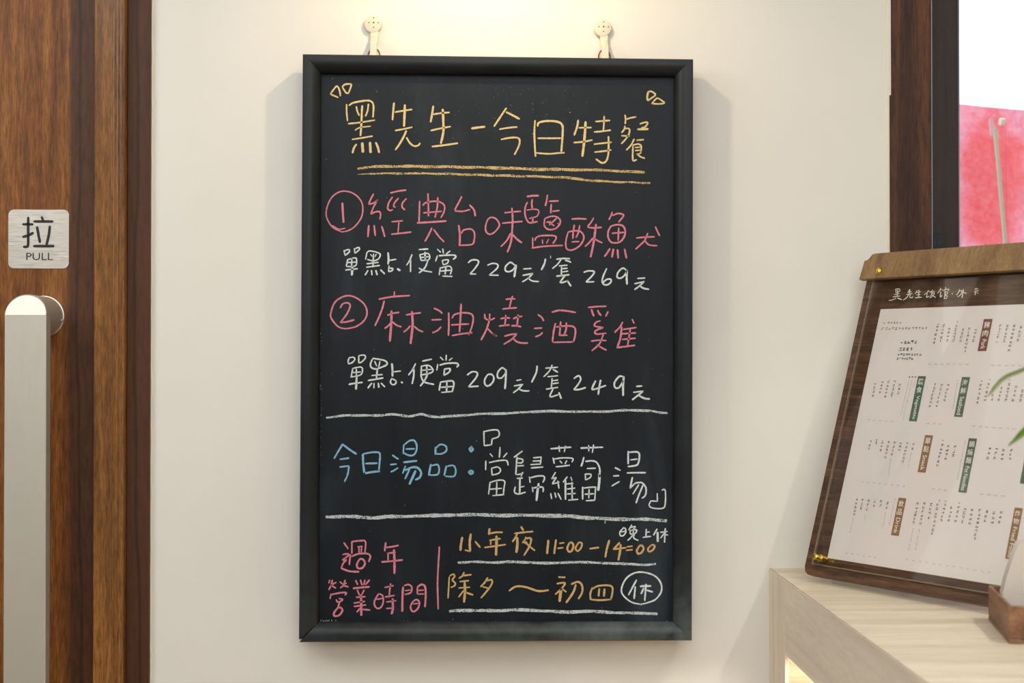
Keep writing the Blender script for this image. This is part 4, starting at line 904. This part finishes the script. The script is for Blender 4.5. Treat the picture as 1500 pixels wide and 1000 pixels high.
# ------------------------------------------------------------------ card box, front right of the counter
a = onZ(1478, 943, ZT); b = onZ(1448, 908, ZT); du = (b - a); ln = du.length; du.normalize(); dv = Vector((-du.y, du.x, 0));
if dv.x < 0: dv = -dv
BH = .044; BW = .044; T = .004
cb = empty('card_box', a + du * ln / 2 + dv * BW / 2, 'small open walnut box holding white cards at the right end of the counter', 'box')
def bx(p, l1, l2, z0, z1, m_, name, bev=.001):
    bm = NB(); pts = [p, p + du * l1, p + du * l1 + dv * l2, p + dv * l2]
    prism(bm, [Vector((q.x, q.y, z0)) for q in pts], Vector((0, 0, z1 - z0)), bev); fin(name, bm, m_, cb)
bx(a, ln, BW, ZT, ZT + .006, M_boxwood, 'base')
bx(a, ln, T, ZT + .006, ZT + BH, M_boxwood, 'side'); bx(a + dv * (BW - T), ln, T, ZT + .006, ZT + BH, M_boxwood, 'side')
bx(a + dv * T, T, BW - 2 * T, ZT + .006, ZT + BH, M_boxwood, 'end'); bx(a + dv * T + du * (ln - T), T, BW - 2 * T, ZT + .006, ZT + BH, M_boxwood, 'end')
for k in range(3):
    s0 = .074 + .010 * k
    p = a + du * s0 + dv * (T + .001); lean = (dv * .33 + Vector((0, 0, .944)))
    bm = NB(); Wd = BW - 2 * T - .003
    base = Vector((p.x, p.y, ZT + .0062))
    cv = [(0, 0), (.0004, .040), (.0040, .056), (.0085, .071), (.0135, .086), (.0185, .100), (.0200, .1015)]
    q = [base + dv * a_ + Vector((0, 0, b_)) for a_, b_ in cv] + [base + dv * (a_ + Wd - .001 * (b_ > .05)) + Vector((0, 0, b_ + .006 * (b_ > .1))) for a_, b_ in cv[::-1]]
    prism(bm, q, du * .0009)
    o = fin('card', bm, M_card)
    tag(o, ('nearest white card in the small walnut box, a faint grey mark on it', 'middle one of the three white cards in the walnut box', 'rearmost white card in the walnut box, close to the menu board')[k], 'card', 'cards in the walnut box')
    if k == 0:
        bm = NB(); c0 = base + lean * .042 + dv * .012 - du * .0003
        stroke(bm, [(0, 0), (.002, .012)], .003, lambda x, y: c0 + dv * x + lean * y, .2)
        fin('card_mark', bm, mat('card_print', (170, 162, 156), .6), o)

# ------------------------------------------------------------------ potted plant beyond the right edge, two leaves reaching in
pc = Vector((.800, -.830, ZT))
plant = empty('potted_spider_plant', pc, 'arching narrow green leaves of a potted plant reaching in from the right', 'plant')
bm = NB(); lathe(bm, pc, (0, 0, 1), [(.040, 0), (.045, .004), (.056, .085), (.058, .09), (.053, .09), (.050, .078)], 32); fin('pot', bm, M_pot, plant, True)
bm = NB(); lathe(bm, pc + Vector((0, 0, .076)), (0, 0, 1), [(.050, 0), (.049, .003), (.02, .006)], 24); fin('soil', bm, M_soil, plant, True)
def onYp(x, y, Y): return onY(x, y, Y)
def leaf(P, wd, m_, tip=1):
    P = [Vector(p) for p in P]; out_ = []
    for i in range(len(P) - 1):
        A, B, C_, D = P[max(i - 1, 0)], P[i], P[i + 1], P[min(i + 2, len(P) - 1)]
        for k in range(6):
            t = k / 6; out_.append(.5 * (2 * B + (C_ - A) * t + (2 * A - 5 * B + 4 * C_ - D) * t * t + (3 * B - A - 3 * C_ + D) * t ** 3))
    out_.append(P[-1]); n_ = len(out_); bm = NB(); vs = []
    for i, p in enumerate(out_):
        t = i / (n_ - 1); tg_ = (out_[min(i + 1, n_ - 1)] - out_[max(i - 1, 0)]).normalized()
        side = tg_.cross(Vector((.25, -1, .15))).normalized(); w_ = wd * min(1, .45 + t * 3) * min(1, (1.02 - t) * 5) / 2
        vs.append([bm.verts.new(p - side * w_), bm.verts.new(p + Vector((0, .0012, 0))), bm.verts.new(p + side * w_)])
    for i in range(n_ - 1):
        for c in (0, 1): bm.faces.new((vs[i][c], vs[i][c + 1], vs[i + 1][c + 1], vs[i + 1][c]))
    bmesh.ops.solidify(bm, geom=bm.faces[:], thickness=.0006)
    fin('leaf', bm, m_, plant, True)
top = pc + Vector((0, 0, .08))
leaf([top, top + Vector((-.03, .02, .15)), onY(1560, 515, -.74), onY(1500, 541, -.71), onY(1472, 553, -.70), onY(1456, 569, -.70), onY(1447, 581, -.70)], .0046, M_leaf2)
leaf([top, top + Vector((-.02, .0, .12)), onY(1570, 580, -.76), onY(1520, 612, -.74), onY(1499, 633, -.73), onY(1477, 653, -.73)], .0075, M_green)
for i in range(12):
    a_ = -1.15 + i * .19; L = random.uniform(.10, .17); d = Vector((math.cos(a_), math.sin(a_), 0))
    if i % 3 == 2: d = Vector((math.cos(a_ + 1.2), math.sin(a_ + 1.2), 0))
    h = random.uniform(.10, .2)
    leaf([top + d * .01, top + d * L * .3 + Vector((0, 0, h * .8)), top + d * L * .75 + Vector((0, 0, h)), top + d * L * 1.3 + Vector((0, 0, h * .45))], .010, M_green if i % 2 else M_leaf2)
